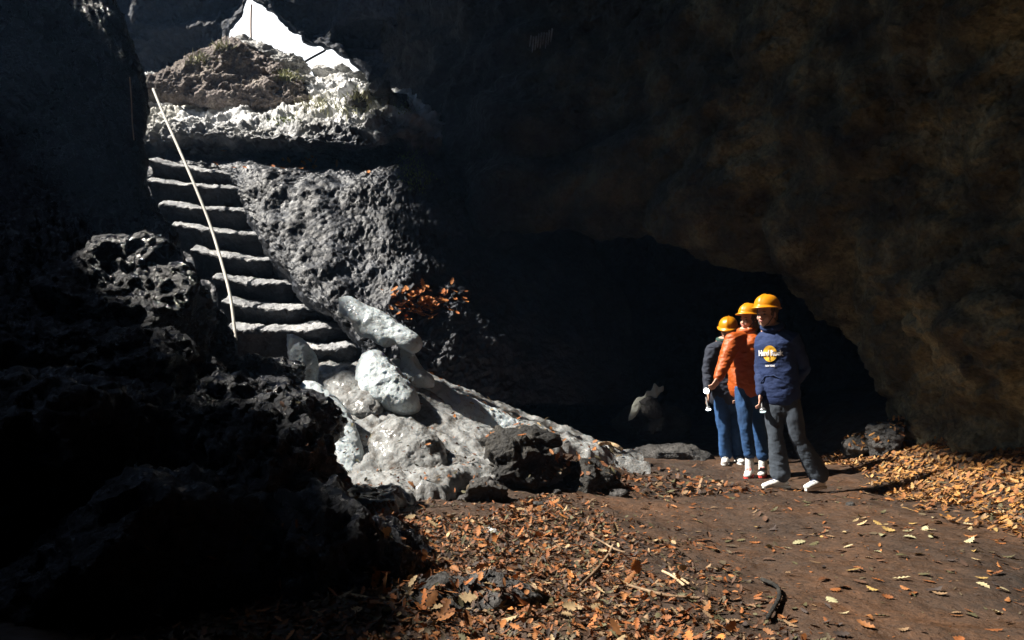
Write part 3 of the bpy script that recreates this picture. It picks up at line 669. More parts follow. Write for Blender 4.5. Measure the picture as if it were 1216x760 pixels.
# moss and dry grass round the mouth
bpy.context.view_layer.update()
def bvh_of(objs):
    Vs = []; Fs = []; o0 = 0
    for o in objs:
        me = o.data; mw = o.matrix_basis
        Vs += [mw @ v.co for v in me.vertices]; Fs += [[i + o0 for i in p.vertices] for p in me.polygons]; o0 += len(me.vertices)
    return BVHTree.FromPolygons(Vs, Fs)
rocks_all = [o for o in bpy.data.objects if o.name.split('.')[0] in ('boulder', 'stone', 'stone_block') and o.type == 'MESH']
up_b = bvh_of([sl, bpy.data.objects['rock_slab']] + [o for o in rocks_all if o.location.y > 11.3 and o.location.z > 3.5])
def cast_px(b_, px, py):
    d = Vector(P(px, py, 1.0)) - Vector((0, 0, CAMZ)); d.normalize()
    return b_.ray_cast(Vector((0, 0, CAMZ)), d)
def blades(name, spots, n_each, h, material, label, cat):
    V = []; Fq = []
    for (px, py, rx, ry) in spots:
        for _ in range(n_each):
            hit, no, _i, _d = cast_px(up_b, px + rng.normal() * rx, py + rng.normal() * ry)
            if hit is None: continue
            a = rng.uniform(0, 6.28); l = h * rng.uniform(.5, 1.2); wd = .008
            s = Vector((math.cos(a), math.sin(a), 0)); lean = Vector((rng.normal() * .5, rng.normal() * .5, 1)).normalized()
            k = len(V); V += [hit - s * wd, hit + s * wd, hit + lean * l * .6 + s * wd * .7, hit + lean * l + Vector((0, 0, -l * .15))]; Fq += [(k, k + 1, k + 2), (k, k + 2, k + 3)]
    o = poly_obj(name, V, Fq, material, smooth=False); tag(o, label, cat, kind='stuff'); return o
blades('dry_grass', [(385,128,18,6),(415,132,20,5),(430,118,12,5),(262,58,6,3),(235,72,8,4),(345,92,8,3)], 90, .14, M['grass'], 'dry grass on the pale shelf', 'grass')
blades('moss', [(488,190,9,7),(492,205,10,6),(480,130,6,4),(338,90,6,3),(498,215,8,8),(335,142,10,3)], 140, .045, M['moss'], 'moss on the right shoulder of the slope', 'moss')

# ------------------------------------------------------------------ leaves
def leaf_shape():                                         # lobed oak leaf, unit length, two halves folded along the rib
    t_ = np.array([0, .08, .2, .3, .42, .52, .64, .74, .85, 1.0]); wd = np.array([.02, .07, .2, .11, .28, .15, .27, .13, .17, .0])
    return t_, wd
LT, LW = leaf_shape()
def leaf_verts(size, fold, curl, wf):
    V = []
    for t_, w_ in zip(LT, LW):
        z = curl * ((t_ - .5) ** 2) * size
        V += [(-w_ * wf * size, (t_ - .5) * size, z + fold * w_ * size), (0, (t_ - .5) * size, z), (w_ * wf * size, (t_ - .5) * size, z + fold * w_ * size)]
    return np.array(V)
LF = []
for i in range(len(LT) - 1):
    k = i * 3; LF += [(k, k + 1, k + 4, k + 3), (k + 1, k + 2, k + 5, k + 4)]
LF = np.array(LF)
palettes = {
 'bank': [(.30,.135,.035),(.40,.19,.05),(.24,.095,.025),(.46,.27,.10),(.16,.075,.025),(.36,.16,.03)],
 'litter': [(.17,.06,.018),(.25,.085,.020),(.11,.05,.024),(.30,.12,.035),(.07,.035,.02),(.24,.15,.08),(.09,.065,.035),(.22,.07,.015),(.09,.08,.035),(.05,.035,.03)],
 'bright': [(.42,.15,.03),(.36,.11,.02),(.42,.30,.16),(.30,.12,.035)],
 'pale': [(.42,.31,.16),(.38,.25,.08),(.32,.30,.17),(.46,.38,.22)]}
snow_rocks = [o for o in rocks_all if o.location.y < 9.5 and o.location.z < 1.5] + [ground, snow, ridge, va] 
gb = bvh_of([o for o in snow_rocks if o is not va] + [o for o in bpy.data.objects if o.name.startswith('ice_block')])
def drop(x, y):
    hit, no, _i, _d = gb.ray_cast(Vector((x, y, 2.6)), Vector((0, 0, -1)))
    return hit, no
def place(x, y, size, pal, lift=.004, tiltmax=.35):
    hit, no = drop(x, y)
    if hit is None: return None
    if no.z < 0: no = -no
    if no.z < .45: return None
    if y < 4.3 and x < .3 and hit.z - float(floor_h(np.array([x]), np.array([y]))[0]) > .07 and rng.uniform() > .10: return None
    if x < .25 - (6.6 - y) * .35 and y > 5.4 and rng.uniform() > .12: return None
    if hit.z - float(floor_h(np.array([x]), np.array([y]))[0]) > .30 and rng.uniform() > .04: return None
    q = no.to_track_quat('Z', 'Y').to_matrix()
    R_ = Matrix.Rotation(rng.uniform(0, 6.28), 3, 'Z') @ Matrix.Rotation(rng.normal() * tiltmax, 3, 'X') @ Matrix.Rotation(rng.normal() * tiltmax, 3, 'Y')
    A = np.array(q @ R_)
    V = leaf_verts(size, rng.uniform(-.4, .6), rng.uniform(-.3, .6), rng.uniform(.55, 1.25)) @ A.T
    c = np.array(palettes[pal][rng.integers(len(palettes[pal]))]) * rng.uniform(.7, 1.15)
    V = V + np.array(hit) + np.array([0, 0, lift - min(0, V[:, 2].min()) * .55])
    return V, c
def leaf_object(name, items, origin=False):
    V = np.concatenate([i[0] for i in items]); n = len(items); nv = len(LT) * 3
    Fq = (LF[None] + (np.arange(n) * nv)[:, None, None]).reshape(-1, 4)
    col = np.repeat(np.array([i[1] for i in items]), len(LF) * 4, axis=0)
    o0 = V.mean(0) if origin else np.zeros(3)
    o = mesh_obj(name, V - o0, Fq, M['leaf'], smooth=False); o.location = o0
    a = o.data.color_attributes.new('leaf_colour', 'FLOAT_COLOR', 'CORNER')
    buf = np.ones((len(col), 4), np.float32); buf[:, :3] = col
    if len(a.data) == len(buf): a.data.foreach_set('color', buf.ravel())
    return o
items = []
def scatter(n, fx, fy, dens, pal, smin=.055, smax=.10, lift=.02, tm=.35):
    k = 0; tries = 0
    while k < n and tries < n * 12:
        tries += 1
        x = rng.uniform(*fx); y = rng.uniform(*fy)
        if rng.uniform() > dens(x, y): continue
        it = place(x, y, rng.uniform(smin, smax), pal, rng.uniform(.002, lift), tm)
        if it is not None: items.append((x, y, it)); k += 1
_gx, _gy = np.meshgrid(np.arange(-8, 20, .04), np.arange(-8, 20, .04), indexing='ij')
_tab = fbm(np.stack([_gx, _gy, 0 * _gx], -1), .45, 3)
def one(v): return float(_tab[int((v[0] + 8) / .04) % 700, int((v[1] + 8) / .04) % 700])
def d_bank(x, y):
    e = 2.95 + .12 * (y - 5) + .25 * one((x, y)); w_ = float(sm((x - e) / .35)); 
    return w_ * float(sm((y - 3.9) / 1.2 + one((y, x)) * .4))
def d_lit(x, y):
    e = 1.25 - .16 * (y - 4) + .45 * one((x, y)); return float(sm((e - x) / .9)) * (.45 + .55 * float(sm((6.9 - y) / 1.5)))
scatter(5600, (2.7, 5.0), (3.8, 9.6), d_bank, 'bank', .04, .082, .03, .35)
scatter(2200, (2.7, 5.0), (3.8, 9.6), d_bank, 'litter', .03, .07, .03, .4)
scatter(12500, (-1.6, 1.8), (2.7, 7.4), d_lit, 'litter', .022, .052, .010, .4)
scatter(300, (-1.2, 1.6), (2.7, 6.5), d_lit, 'bright', .05, .085, .03, .5)
scatter(520, (-.2, 2.4), (6.6, 9.4), lambda x, y: float(sm((8.9 - y) / 2)) * float(sm((2.3 - x) / .8)), 'litter', .05, .09)
scatter(520, (1.0, 3.6), (2.6, 7.5), lambda x, y: .35 + .65 * float(one((x, y)) > .05), 'litter', .04, .08, .008, .15)
scatter(150, (1.2, 3.9), (2.6, 5.6), lambda x, y: float(sm((x - 1.1) / 1.6)), 'pale', .05, .09, .008, .2)
scatter(3000, (-.4, 3.8), (2.7, 9.2), lambda x, y: .5 + .5 * float(one((x * 2, y * 2)) > 0), 'litter', .012, .026, .003, .2)
scatter(45, (-.75, -.1), (3.2, 3.9), lambda x, y: 1.0, 'bright', .06, .1, .02, .3)
scatter(60, (-1.1, .9), (7.5, 9.2), lambda x, y: .8, 'bright', .06, .09, .01, .3)
items.sort(key=lambda t_: t_[1])
near = [t_ for t_ in items if t_[1] < 5.4 and abs(t_[0] / t_[1]) < .64 and t_[1] > 3.05]
rng.shuffle(near) if False else None
pal_first = sorted(near, key=lambda t_: -float(np.ptp(t_[2][0][:, :2], axis=0).max()) / t_[1])[:300]
ids = {id(t_) for t_ in pal_first}
litter = leaf_object('leaf_litter', [t_[2] for t_ in items if id(t_) not in ids]); tag(litter, 'brown and orange dry leaves carpeting the cave floor', 'leaf litter', kind='stuff')
for t_ in pal_first:
    o = leaf_object('fallen_leaf', [t_[2]], True); c_ = t_[2][1]; x_, y_ = t_[0], t_[1]
    tone = 'pale tan' if c_[2] > .12 else ('bright orange' if c_[0] > .28 else ('dull ochre' if c_[1] > .05 else 'dark brown'))
    zone = 'in the thick litter beside the flat foreground rock' if x_ < 0 else ('in the litter at the centre foreground' if x_ < .9 else ('on the bare damp soil right of the litter' if x_ < 2.4 else 'on the soil near the leaf bank'))
    tag(o, tone + ' dry leaf ' + zone, 'leaf', tone + ' leaves ' + zone)
# orange leaves caught at the top of the ice, on the slope
it2 = []
slb = bvh_of([sl])
for _ in range(150):
    px, py = (rng.normal(505, 22), rng.normal(362, 9)) if rng.uniform() < .8 else (rng.normal(345, 40), rng.normal(197, 6))
    hit, no, _i, _d = cast_px(slb, px, py)
    if hit is None: continue
    q = (Vector((0, -.5, 1))).normalized().to_track_quat('Z', 'Y').to_matrix() @ Matrix.Rotation(rng.uniform(0, 6.28), 3, 'Z') @ Matrix.Rotation(rng.normal() * .5, 3, 'X')
    V = leaf_verts(rng.uniform(.07, .12), .4, .5, 1) @ np.array(q).T + np.array(hit) + np.array([0, -.03, .02])
    it2.append((V, np.array(palettes['bright'][rng.integers(2)])))
o = leaf_object('leaf_cluster', it2); tag(o, 'orange dry leaves caught on the dark slope above the upper ice block', 'leaves', kind='stuff')

# twigs
tw = [([(787,683),(800,690),(812,700)],3.95,.007,'palewood','short pale twig on the leaf litter, left of its twin'), ([(800,686),(812,694),(818,698)],3.9,.006,'palewood','short pale twig right beside another pale one'),
      ([(690,700),(708,682),(722,664),(728,652)],4.5,.008,'wood','brown twig standing out of the leaves in the centre'), ([(702,640),(716,648),(730,656),(742,660)],4.8,.006,'wood','reddish thin twig lying above the standing one'),
      ([(905,694),(922,702),(925,716),(912,740)],3.9,.010,'black','dark curled stick on the bare soil'), ([(745,700),(790,712),(830,716)],3.7,.007,'wood','long brown twig low in the litter'),
      ([(712,532),(722,531),(732,534),(738,538)],9.3,.022,'palewood','pale branch stub at the foot of the snow ridge'), ([(655,715),(640,706),(632,700)],3.8,.005,'wood','tiny grey brown twig near the flat foreground rock')]
for pts, D, r_, mt, lab in tw:
    pp = []
    for (a, b_) in pts:
        d = (Vector(P(a, b_, 1.0)) - Vector((0, 0, CAMZ))).normalized(); hit, no, _i, _d = gb.ray_cast(Vector((0, 0, CAMZ)), d)
        pp.append(np.array(hit) + np.array([0, 0, r_ * 1.5 + .01]) if hit is not None else P(a, b_, D))
    line_obj('twig', pp, r_, M[mt], lab, 'twig', 6, res=24)
# small stones
sp = [(585,632,.05,'pale','small white stone in the litter below the angular block'), (578,628,.03,'pale','tiny white stone touching the small white one'), (735,588,.09,'stone','brown stone beside the black end rock'), (1010,600,.04,'stone','small grey stone on the bare soil'), (640,600,.06,'stone','grey stone under the angular block shadow'), (660,585,.05,'stone','little stone between the block and the end rock')]
for i, (px, py, s_, mt, lab) in enumerate(sp):
    hit, no, _i, _d = gb.ray_cast(Vector((0, 0, CAMZ)), (Vector(P(px, py, 1.0)) - Vector((0, 0, CAMZ))).normalized())
    if hit: rock('pebble', hit, (s_, s_ * .8, s_ * .6), M[mt], seed=100 + i, sub=3, cuts=8, label=lab, cat='stone', fine=.006)

# ------------------------------------------------------------------ people
def unit(v): v = np.array(v, float); return v / np.linalg.norm(v)
def person(px0, D, lab, spec):
    gz = float(floor_h(np.array([(px0 - CX) / F * D]), np.array([D]))[0])
    base = np.array([(px0 - CX) / F * D, D, gz])
    root = bpy.data.objects.new('person', None); COL.objects.link(root); root.location = base; tag(root, lab, 'person')
    def J(px, py, dy=0.): return P(px, py, D + dy) - base     # joint from its place, dy metres nearer(-)/farther(+)
    J_ = {k: J(*v) for k, v in spec['j'].items()}
    f = unit([*spec['face'], 0]); s = unit(np.cross(f, [0, 0, 1]))       # facing and its lateral axis
    hf = unit(spec['head_face']); hs = unit(np.cross(hf, [0, 0, 1])); hu = np.cross(hs, hf)
    HR = np.array([hs, -hf, hu]).T                          # head frame: x side, y back, z up
    H = J_['head']; sc = spec.get('hs', 1.0)
    def hp(x, y, z): return H + HR @ (np.array([x, y, z]) * sc)
    sk = []
    # head: skull, jaw, cheeks, nose, chin, ears, neck
    def he(c, r): 
        V, Fq = ellipsoid((0, 0, 0), np.array(r) * sc); return (V @ HR.T + hp(*c), Fq)
    sk += [he((0, .012, .035), (.074, .092, .088)), he((0, -.012, -.03), (.062, .072, .075)), he((0, -.035, -.075), (.038, .038, .035)),
           he((0, -.082, -.02), (.011, .018, .026)), he((0, -.095, -.032), (.013, .012, .010)), he((0, -.072, .018), (.045, .014, .012)),
           he((.035, -.055, -.03), (.024, .022, .024)), he((-.035, -.055, -.03), (.024, .022, .024)), he((.076, .012, -.01), (.01, .018, .032)), he((-.076, .012, -.01), (.01, .018, .032)),
           he((0, -.082, -.058), (.02, .010, .009))]
    nk = J_['neck']
    sk.append(tube_mesh([hp(0, .03, -.04), (hp(0, .03, -.04) + nk) / 2, nk], [.052, .052, .06], n=12))
    hipc = (J_['hipL'] + J_['hipR']) / 2
    sk.append(tube_mesh([nk, nk * .75 + hipc * .25, nk * .4 + hipc * .6, hipc], [.10, .145, .12, .12], [.07, .09, .08, .085], side=s, n=16))
    for a in 'LR':
        sh, el, wr = J_['sh' + a], J_['el' + a], J_['wr' + a]
        sk.append(tube_mesh([nk * .5 + sh * .5, sh, (sh + el) / 2, el, (el + wr) / 2, wr], [.05, .052, .045, .038, .036, .026], n=10))
        # hand: palm, four curled fingers, thumb
        hd = unit(spec['hand' + a]); pn = unit(np.cross(hd, f + .01)); sd_ = unit(np.cross(hd, pn))
        pc = wr + hd * .045
        sk.append(tube_mesh([wr, pc, pc + hd * .03], [.028, .042, .036], [.02, .018, .014], side=sd_, n=10))
        for i, ln in enumerate([.068, .078, .074, .058]):
            b0 = pc + hd * .03 + sd_ * (.028 - .019 * i); m1 = b0 + hd * ln * .5 + pn * .008; e1 = m1 + hd * ln * .28 + pn * .03
            sk.append(tube_mesh([b0 - hd * .01, m1, e1], [.0095, .009, .0075], n=8))
        t0 = wr + hd * .02 + sd_ * .028; sk.append(tube_mesh([t0, t0 + hd * .035 + sd_ * .02 + pn * .01, t0 + hd * .06 + sd_ * .012 + pn * .025], [.013, .011, .009], n=8))
    for a in 'LR':
        h_, k_, an = J_['hip' + a], J_['kn' + a], J_['an' + a]
        sk.append(tube_mesh([h_, (h_ + k_) / 2, k_, (k_ * .6 + an * .4), an], [.07, .062, .046, .045, .034], n=12))
        to = J_['toe' + a]; dd = to - an; dd[2] = 0; dd = unit(dd); gz_ = spec['foot' + a]
        f0 = np.array([an[0], an[1], gz_ + .05]); sk.append(tube_mesh([an, f0, f0 + dd * .10 - np.array([0, 0, .008]), f0 + dd * .15 - np.array([0, 0, .02])], [.034, .026, .026, .016], n=10))
    remesh('body', sk, .0065, 3, M['skin'], root)
    for e in (-1, 1):
        V, Fq = ellipsoid((0, 0, 0), np.array((.013, .006, .006)) * sc); poly_obj('eye', V @ HR.T + hp(e * .031, -.0735, .0), Fq, M['eye'], root)
        V, Fq = ellipsoid((0, 0, 0), np.array((.02, .006, .004)) * sc); poly_obj('eyebrow', V @ HR.T + hp(e * .031, -.080, .022), Fq, M['hair'], root)
    V, Fq = ellipsoid((0, 0, 0), np.array((.021, .009, .008)) * sc); poly_obj('mouth', V @ HR.T + hp(0, -.088, -.058), Fq, M['lips'], root)
    # hair under the helmet
    hh = []
    for z_, y_, r_ in [(.03, .03, (.083, .085, .075)), (-.03, .062, (.066, .035, .06))]: 
        V, Fq = ellipsoid((0, 0, 0), np.array(r_) * sc); hh.append((V @ HR.T + hp(0, y_, z_), Fq))
    if spec.get('long'):
        for x_ in (-.07, .07):
            V, Fq = ellipsoid((0, 0, 0), np.array((.018, .04, .075)) * sc); hh.append((V @ HR.T + hp(x_, .03, -.05), Fq))
    remesh('hair', hh, .009, 2, M['hair'], root, lambda c: .006 * ridged(c * np.array([1, 1, .4]), .02, 2))
    # helmet: ribbed dome with a rim and a short peak
    na, nr_ = 56, 20; V = []
    for i in range(nr_):
        th = (i / (nr_ - 1)) * math.pi / 2
        for j in range(na):
            a = 2 * math.pi * j / na; cx_, cy_ = math.cos(a), math.sin(a)
            r0 = math.sin(th) ** .85; rb = 1 + .02 * (abs(math.sin(a)) > .985)
            x = .107 * r0 * cx_ * rb; y = .130 * r0 * cy_ * rb; z = .045 + .112 * math.cos(th) ** .9 + (.007 if abs(cx_) < .22 and th > .1 else 0)
            V.append((x, y, z))
    def rimr(a, k): 
        fr = max(0, -math.sin(a)); return (.107 + k * .018 + k * fr ** 2 * .012, .130 + k * (.010 + .026 * fr ** 1.6), .045 - .006 * k - .014 * k * fr)
    for k in (.35, 1.0):
        for j in range(na):
            a = 2 * math.pi * j / na; rx, ry, z = rimr(a, k); V.append((rx * math.cos(a), ry * math.sin(a), z))
    for k in (1.0, .0):
        for j in range(na):
            a = 2 * math.pi * j / na; rx, ry, z = rimr(a, k); V.append(((rx - .003) * math.cos(a), (ry - .003) * math.sin(a), z - .006 - (0 if k else .0)))
    V = np.array(V) * sc; V = V @ np.array(Matrix.Rotation(math.radians(-7), 3, 'X')).T @ HR.T + hp(0, .010, .018)
    Fq = [tuple(q) for q in quads(nr_ + 4, na, True)]
    hel = poly_obj('helmet', V, Fq, M['helmet'], root)
    V, Fq = tube_mesh([hp(-.09, .0, .05), hp(-.078, -.02, -.03), hp(-.045, -.045, -.085), hp(0, -.052, -.115), hp(.045, -.045, -.085), hp(.078, -.02, -.03), hp(.09, 0, .05)], [.004] * 7, n=6)
    poly_obj('chin_strap', V, Fq, M['dark'], hel)
    # upper garment
    up = []
    W_, Dp = spec['bw'], spec['bd']
    hem = J_['hem']
    tc = [nk + np.array([0, 0, .0]), nk - np.array([0, 0, .045]), nk * .78 + hem * .22, nk * .5 + hem * .5, nk * .2 + hem * .8, hem]
    up.append(tube_mesh(tc, np.array([.075, W_ * .80, W_ * .98, W_ * .93, W_ * .96, W_ * .92]), np.array([.065, Dp * .7, Dp, Dp * .98, Dp * 1.03, Dp * 1.02]), side=s, n=28, cap=True))
    for a in 'LR':
        sh, el, wr = J_['sh' + a], J_['el' + a], J_['wr' + a]
        c0 = nk * .6 + sh * .4 - np.array([0, 0, .02]); q = spec.get('sleeve', 1)
        up.append(tube_mesh([c0, sh, sh * .5 + el * .5, el, el * .5 + wr * .5, wr * .92 + el * .08], np.array([.075, .082, .074, .066, .058, .047]) * q, n=14))
    fa = spec.get('folds', .010)
    garment = remesh(spec['top_name'], up, .0085, 4, M[spec['top']], root, lambda c: fa * (fbm(c * np.array([1, 1, 1.9]) + px0, .16, 3) + .5 * ridged(c * np.array([1, 1, 2.6]), .11, 2) - .5))
    # cuffs and hem band
    V, Fq = tube_mesh([hem + np.array([0, 0, .03]), hem + np.array([0, 0, -.03])], [W_ * .93] * 2, [Dp * .96] * 2, side=s, n=28); poly_obj('hem_band', V, Fq, M[spec['top']], garment)
    for a in 'LR':
        el, wr = J_['el' + a], J_['wr' + a]; V, Fq = tube_mesh([wr * .93 + el * .07, wr], [.040, .036], n=14); poly_obj('cuff', V, Fq, M[spec['top']], garment)
    # collar or hood
    tpts = []
    for j in range(25):
        a = math.pi * 2 * j / 24; r0 = spec.get('col_r', .075); tpts.append(nk + s * math.cos(a) * r0 - f * math.sin(a) * r0 * .9 + np.array([0, 0, .028 + (.03 if spec.get('hood') else .015) * math.sin(a)]))
    V, Fq = tube_mesh(tpts, [.030 if spec.get('hood') else .024] * 25, n=10); poly_obj('hood' if spec.get('hood') else 'collar', V, Fq, M[spec.get('col_m', spec['top'])], garment)
    # trousers
    tr = []
    wz = hipc + np.array([0, 0, .04]); tr.append(tube_mesh([wz, hipc, hipc - np.array([0, 0, .07])], [.125, .145, .14], [.085, .098, .10], side=s, n=20))
    fl = spec.get('flare', 1.0)
    for a in 'LR':
        h_, k_, an = J_['hip' + a], J_['kn' + a], J_['an' + a]
        bot = an + np.array([0, 0, -.03 if fl > 1 else .03])
        bot = bot + np.array([0, 0, .05])
        tr.append(tube_mesh([h_ + np.array([0, 0, .03]), h_ * .5 + k_ * .5, k_, k_ * .5 + bot * .5, k_ * .12 + bot * .88, bot], [.085, .082, .068, .062 * (fl * .5 + .5), .058 * fl, .062 * fl], n=18))
    remesh('trousers', tr, .0085, 3, M[spec['bottom']], root, lambda c: .009 * (fbm(c * np.array([1, 1, .7]) + 3 + px0, .14, 3) + .6 * np.abs(fbm(c * np.array([1, 1, 2.8]), .12, 2)) * sm((.75 - c[:, 2]) / .5)))
    # shoes
    for a in 'LR':
        an, to = J_['an' + a].copy(), J_['toe' + a].copy(); g = 0.0
        d = to - an; d[2] = 0; d = unit(d); hz = min(an[2], to[2]) - .0
        gz0 = spec['foot' + a]
        heel = an - d * .055; heel[2] = gz0 + .045; mid = heel + d * .13; mid[2] = gz0 + .05; tip = heel + d * .245; tip[2] = gz0 + .035
        sdv = unit(np.cross(d, [0, 0, 1]))
        sh_ = [tube_mesh([heel, mid, tip], [.036, .043, .036], [.034, .036, .022], side=sdv, n=14), tube_mesh([an + np.array([0, 0, .015]), np.array([*(heel * .6 + mid * .4)[:2], gz0 + .05])], [.045, .045], n=12)]
        so_ = remesh('shoe', sh_, .007, 3, M['white'], root)
        n_ = 16; V = []; pth = [(-.042, .026), (-.02, .037), (.05, .040), (.12, .044), (.18, .043), (.235, .03), (.262, .010)]
        outl = [heel + d * (x + .0) + sdv * y for x, y in pth] + [heel + d * x - sdv * y for x, y in pth[::-1]]
        outl = np.array(outl); outl[:, 2] = gz0
        V = np.concatenate([outl, outl + np.array([0, 0, .022])]); n_ = len(outl)
        Fq = [tuple(range(n_))[::-1], tuple(range(n_, 2 * n_))] + [(i, (i + 1) % n_, n_ + (i + 1) % n_, n_ + i) for i in range(n_)]
        poly_obj('sole', V, Fq, M[spec.get('sole', 'white')], so_, smooth=False)
        lc = []
        for q in range(3):
            c0 = mid + d * (-.03 + .03 * q) + np.array([0, 0, .038 - .004 * q]); lc.append(tube_mesh([c0 - sdv * .02, c0 + sdv * .02], [.004] * 2, n=6))
        V, Fq = join(lc); poly_obj('laces', V, Fq, M[spec.get('lace', 'dark')], so_)
    return root, base, J_, garment, s, f

def torch(pos, d, label, lens, base_len=.13):
    d = Vector(d).normalized(); r = bpy.data.objects.new('flashlight', None); COL.objects.link(r); r.location = pos; tag(r, label, 'flashlight')
    dn = np.array(d)
    V, Fq = tube_mesh([-dn * base_len, -dn * .035, -dn * .02], [.014, .014, .02], n=14); poly_obj('barrel', V, Fq, M['dark'], r)
    V, Fq = tube_mesh([-dn * .02, dn * .0, dn * .012], [.02, .03, .031], n=20, cap=False); poly_obj('head', V, Fq, M['metal'], r)
    V, Fq = tube_mesh([dn * .0125, dn * .0165], [.027, .026], n=20, cap=False); poly_obj('lens', V, Fq, M[lens], r)

# front: navy hooded sweatshirt, wide grey trousers
def gh(px, py, D): return 0
fD = 7.2
r1, b1, j1, g1, s1, f1 = person(930, fD, 'person in yellow helmet, navy hoodie with printed chest and wide grey trousers', dict(
 j=dict(head=(910,373,-.03), neck=(917,391,0), shL=(907,403,.09), shR=(941,402,-.08), elL=(904,438,.10), wrL=(903,467,.0), elR=(955,438,-.02), wrR=(940,457,-.06),
        hipL=(918,474,.04), hipR=(938,474,-.04), knL=(921,519,.0), knR=(948,520,-.05), anL=(927,564,.02), anR=(972,566,-.02), toeL=(899,572,-.10), toeR=(951,574,-.2), hem=(927,468,0)),
 face=(-.52, -.85), head_face=(-.78, -.62, -.08), handL=(0, -.1, -1), handR=(-.9, -.3, -.25), bw=.185, bd=.12, folds=.006, top='navy', top_name='hoodie', hood=True, bottom='grey', flare=1.45, col_r=.078, footL=0.0, footR=0.0, lace='navy', sleeve=.95))
# middle: orange jacket, jeans
mD = 8.2
r2, b2, j2, g2, s2, f2 = person(888, mD, 'person in yellow helmet, shiny orange jacket and blue jeans, holding out a flashlight', dict(
 j=dict(head=(889,380,0), neck=(886,395,0), shL=(870,405,-.12), shR=(899,405,.10), elL=(861,430,-.16), wrL=(853,449,-.22), elR=(903,432,.12), wrR=(903,455,.0),
        hipL=(881,463,-.05), hipR=(894,463,.05), knL=(886,508,-.08), knR=(901,508,.05), anL=(890,548,-.05), anR=(906,550,.06), toeL=(888,556,-.18), toeR=(904,556,-.1), hem=(885,457,0)),
 face=(-.75, -.65), head_face=(-.85, -.52, -.02), handL=(-.5, -.3, -.8), handR=(0, -.2, -1), bw=.195, bd=.15, top='orange', top_name='jacket', bottom='jeans', flare=1.0, long=True, folds=.009, footL=0.0, footR=0.0, sole='red', lace='red', sleeve=1.08, hs=.97))
# back: dark coat, green collar, jeans
kD = 9.1
r3, b3, j3, g3, s3, f3 = person(862, kD, 'person in a yellow helmet and dark coat with green collar, head bowed, standing farthest back', dict(
 j=dict(head=(865,394,-.05), neck=(860,406,0), shL=(846,415,-.08), shR=(876,415,.06), elL=(840,441,-.06), wrL=(841,465,-.12), elR=(882,441,.08), wrR=(876,466,-.1),
        hipL=(856,474,-.04), hipR=(870,474,.04), knL=(860,510,-.06), knR=(873,510,.0), anL=(862,541,-.0), anR=(877,542,.05), toeL=(860,548,-.2), toeR=(880,548,-.1), hem=(860,468,0)),
 face=(-.3, -.95), head_face=(-.35, -.85, -.38), handL=(.05, -.2, -1), handR=(-.2, -.3, -.9), bw=.195, bd=.14, top='coat', top_name='coat', bottom='jeans', flare=1.15, col_m='green', col_r=.07, footL=0.0, footR=0.0, hs=.98))

# chest print on the hoodie, laid onto its surface
gb1 = bvh_of([g1]); ff = Vector(f1); ss = Vector(s1)
if ss.x < 0: ss = -ss
chest = Vector((j1['neck'] * .62 + j1['hem'] * .38)) + ss * -.02
def on_chest(u, v, lift):
    o_ = chest + ss * u + Vector((0, 0, v)) + ff * .5
    hit, no, _i, _d = gb1.ray_cast(o_, -ff)
    return (hit if hit is not None else o_ - ff * .37) + ff * lift
def print_mesh(name, V2, Fc, lift, mt):
    V = [on_chest(x, y, lift) for x, y in V2]; poly_obj(name, V, Fc, M[mt], g1, smooth=True)
nr_, na = 8, 40; V2 = [(0, 0)] + [(.062 * (i / nr_) * math.cos(2 * math.pi * j / na), .072 * (i / nr_) * math.sin(2 * math.pi * j / na)) for i in range(1, nr_ + 1) for j in range(na)]
Fc = [(0, 1 + j, 1 + (j + 1) % na) for j in range(na)] + [(1 + i * na + j, 1 + (i + 1) * na + j, 1 + (i + 1) * na + (j + 1) % na, 1 + i * na + (j + 1) % na) for i in range(nr_ - 1) for j in range(na)]
print_mesh('round_print', V2, Fc, .006, 'logo_y')
def text2d(s, size, ext=0):
    cu = bpy.data.curves.new('t', 'FONT'); cu.body = s; cu.size = size; cu.align_x = 'CENTER'; cu.align_y = 'CENTER'; cu.offset = ext; cu.resolution_u = 3
    o = bpy.data.objects.new('t', cu); COL.objects.link(o); me = bpy.data.meshes.new_from_object(o.evaluated_get(bpy.context.evaluated_depsgraph_get()))
    bm = bmesh.new(); bm.from_mesh(me); bmesh.ops.triangulate(bm, faces=bm.faces)
    bmesh.ops.subdivide_edges(bm, edges=[e for e in bm.edges if e.calc_length() > size * .25], cuts=1); bmesh.ops.triangulate(bm, faces=bm.faces)
    bm.verts.index_update(); V = [(v.co.x, v.co.y) for v in bm.verts]; Fc = [tuple(v.index for v in f.verts) for f in bm.faces]; bm.free()
    bpy.data.objects.remove(o); bpy.data.curves.remove(cu); bpy.data.meshes.remove(me); return V, Fc
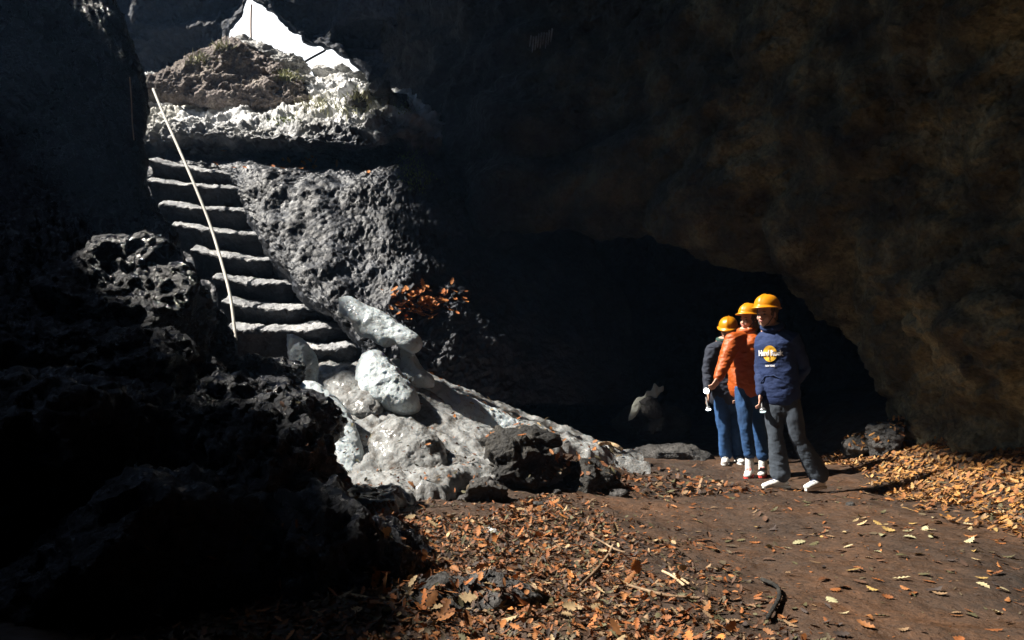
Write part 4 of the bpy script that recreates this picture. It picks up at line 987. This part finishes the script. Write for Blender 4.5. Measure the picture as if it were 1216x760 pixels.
for wd_, ox in (('Hard', -.062), ('Rock', .066)):
    V2, Fc = text2d(wd_, .062, .0035); V2 = [((x * .9 + ox) * .88, y * 1.05 + .004) for x, y in V2]; print_mesh('lettering', V2, Fc, .010, 'logo_w')
V2, Fc = text2d('NEW YORK', .022, .001); V2 = [(x * .75, y - .108) for x, y in V2]; print_mesh('small_lettering', V2, Fc, .008, 'logo_w')
V2 = [(-.0035, -.06), (.0035, -.06), (.0035, -.02), (-.0035, -.02)]; print_mesh('printed_line', V2, [(0, 1, 2, 3)], .009, 'logo_k')
# hoodie pocket edge
V, Fq = tube_mesh([np.array(on_chest(-.09, -.26, .0)), np.array(on_chest(-.05, -.20, .004)), np.array(on_chest(.03, -.19, .004)), np.array(on_chest(.085, -.22, .0))], [.006] * 4, n=6); poly_obj('pocket_seam', V, Fq, M['navy'], g1)

torch(Vector(b1 + j1['wrL']) + Vector((.005, -.05, -.15)), (0, -.35, -.95), 'unlit looking flashlight in the lowered hand of the person in the navy hoodie', 'lens_dim', .10)
torch(Vector(P(839, 464, mD - .42)), (-.35, -.93, -.1), 'lit flashlight shining towards the camera, held by the person in orange', 'lens')
torch(Vector(P(841, 485, kD - .2)), (.05, -.45, -.9), 'lit flashlight pointing down in the hand of the person in the dark coat', 'lens')

# thin bluish volume added to stand in for glow near the mouth
hz = bpy.data.meshes.new('added_haze'); bmh = bmesh.new(); bmesh.ops.create_cube(bmh, size=1); bmh.to_mesh(hz); bmh.free()
ho = bpy.data.objects.new('added_haze', hz); COL.objects.link(ho); ho.scale = (37, 31.5, 18); ho.location = (-5.3, 5.9, 6.4); ho['kind'] = 'stuff'; ho['label'] = 'thin bluish volume added for the glow near the mouth'
hm = bpy.data.materials.new('added_haze'); hm.use_nodes = True; hn = hm.node_tree; hn.nodes.clear(); hout = hn.nodes.new('ShaderNodeOutputMaterial'); hv = hn.nodes.new('ShaderNodeVolumePrincipled')
hv.inputs['Color'].default_value = (.32, .58, 1, 1); hv.inputs['Density'].default_value = .0010; hv.inputs['Anisotropy'].default_value = .45
hn.links.new(hv.outputs[0], hout.inputs['Volume']); hz.materials.append(hm)
scn.cycles.volume_bounces = 0
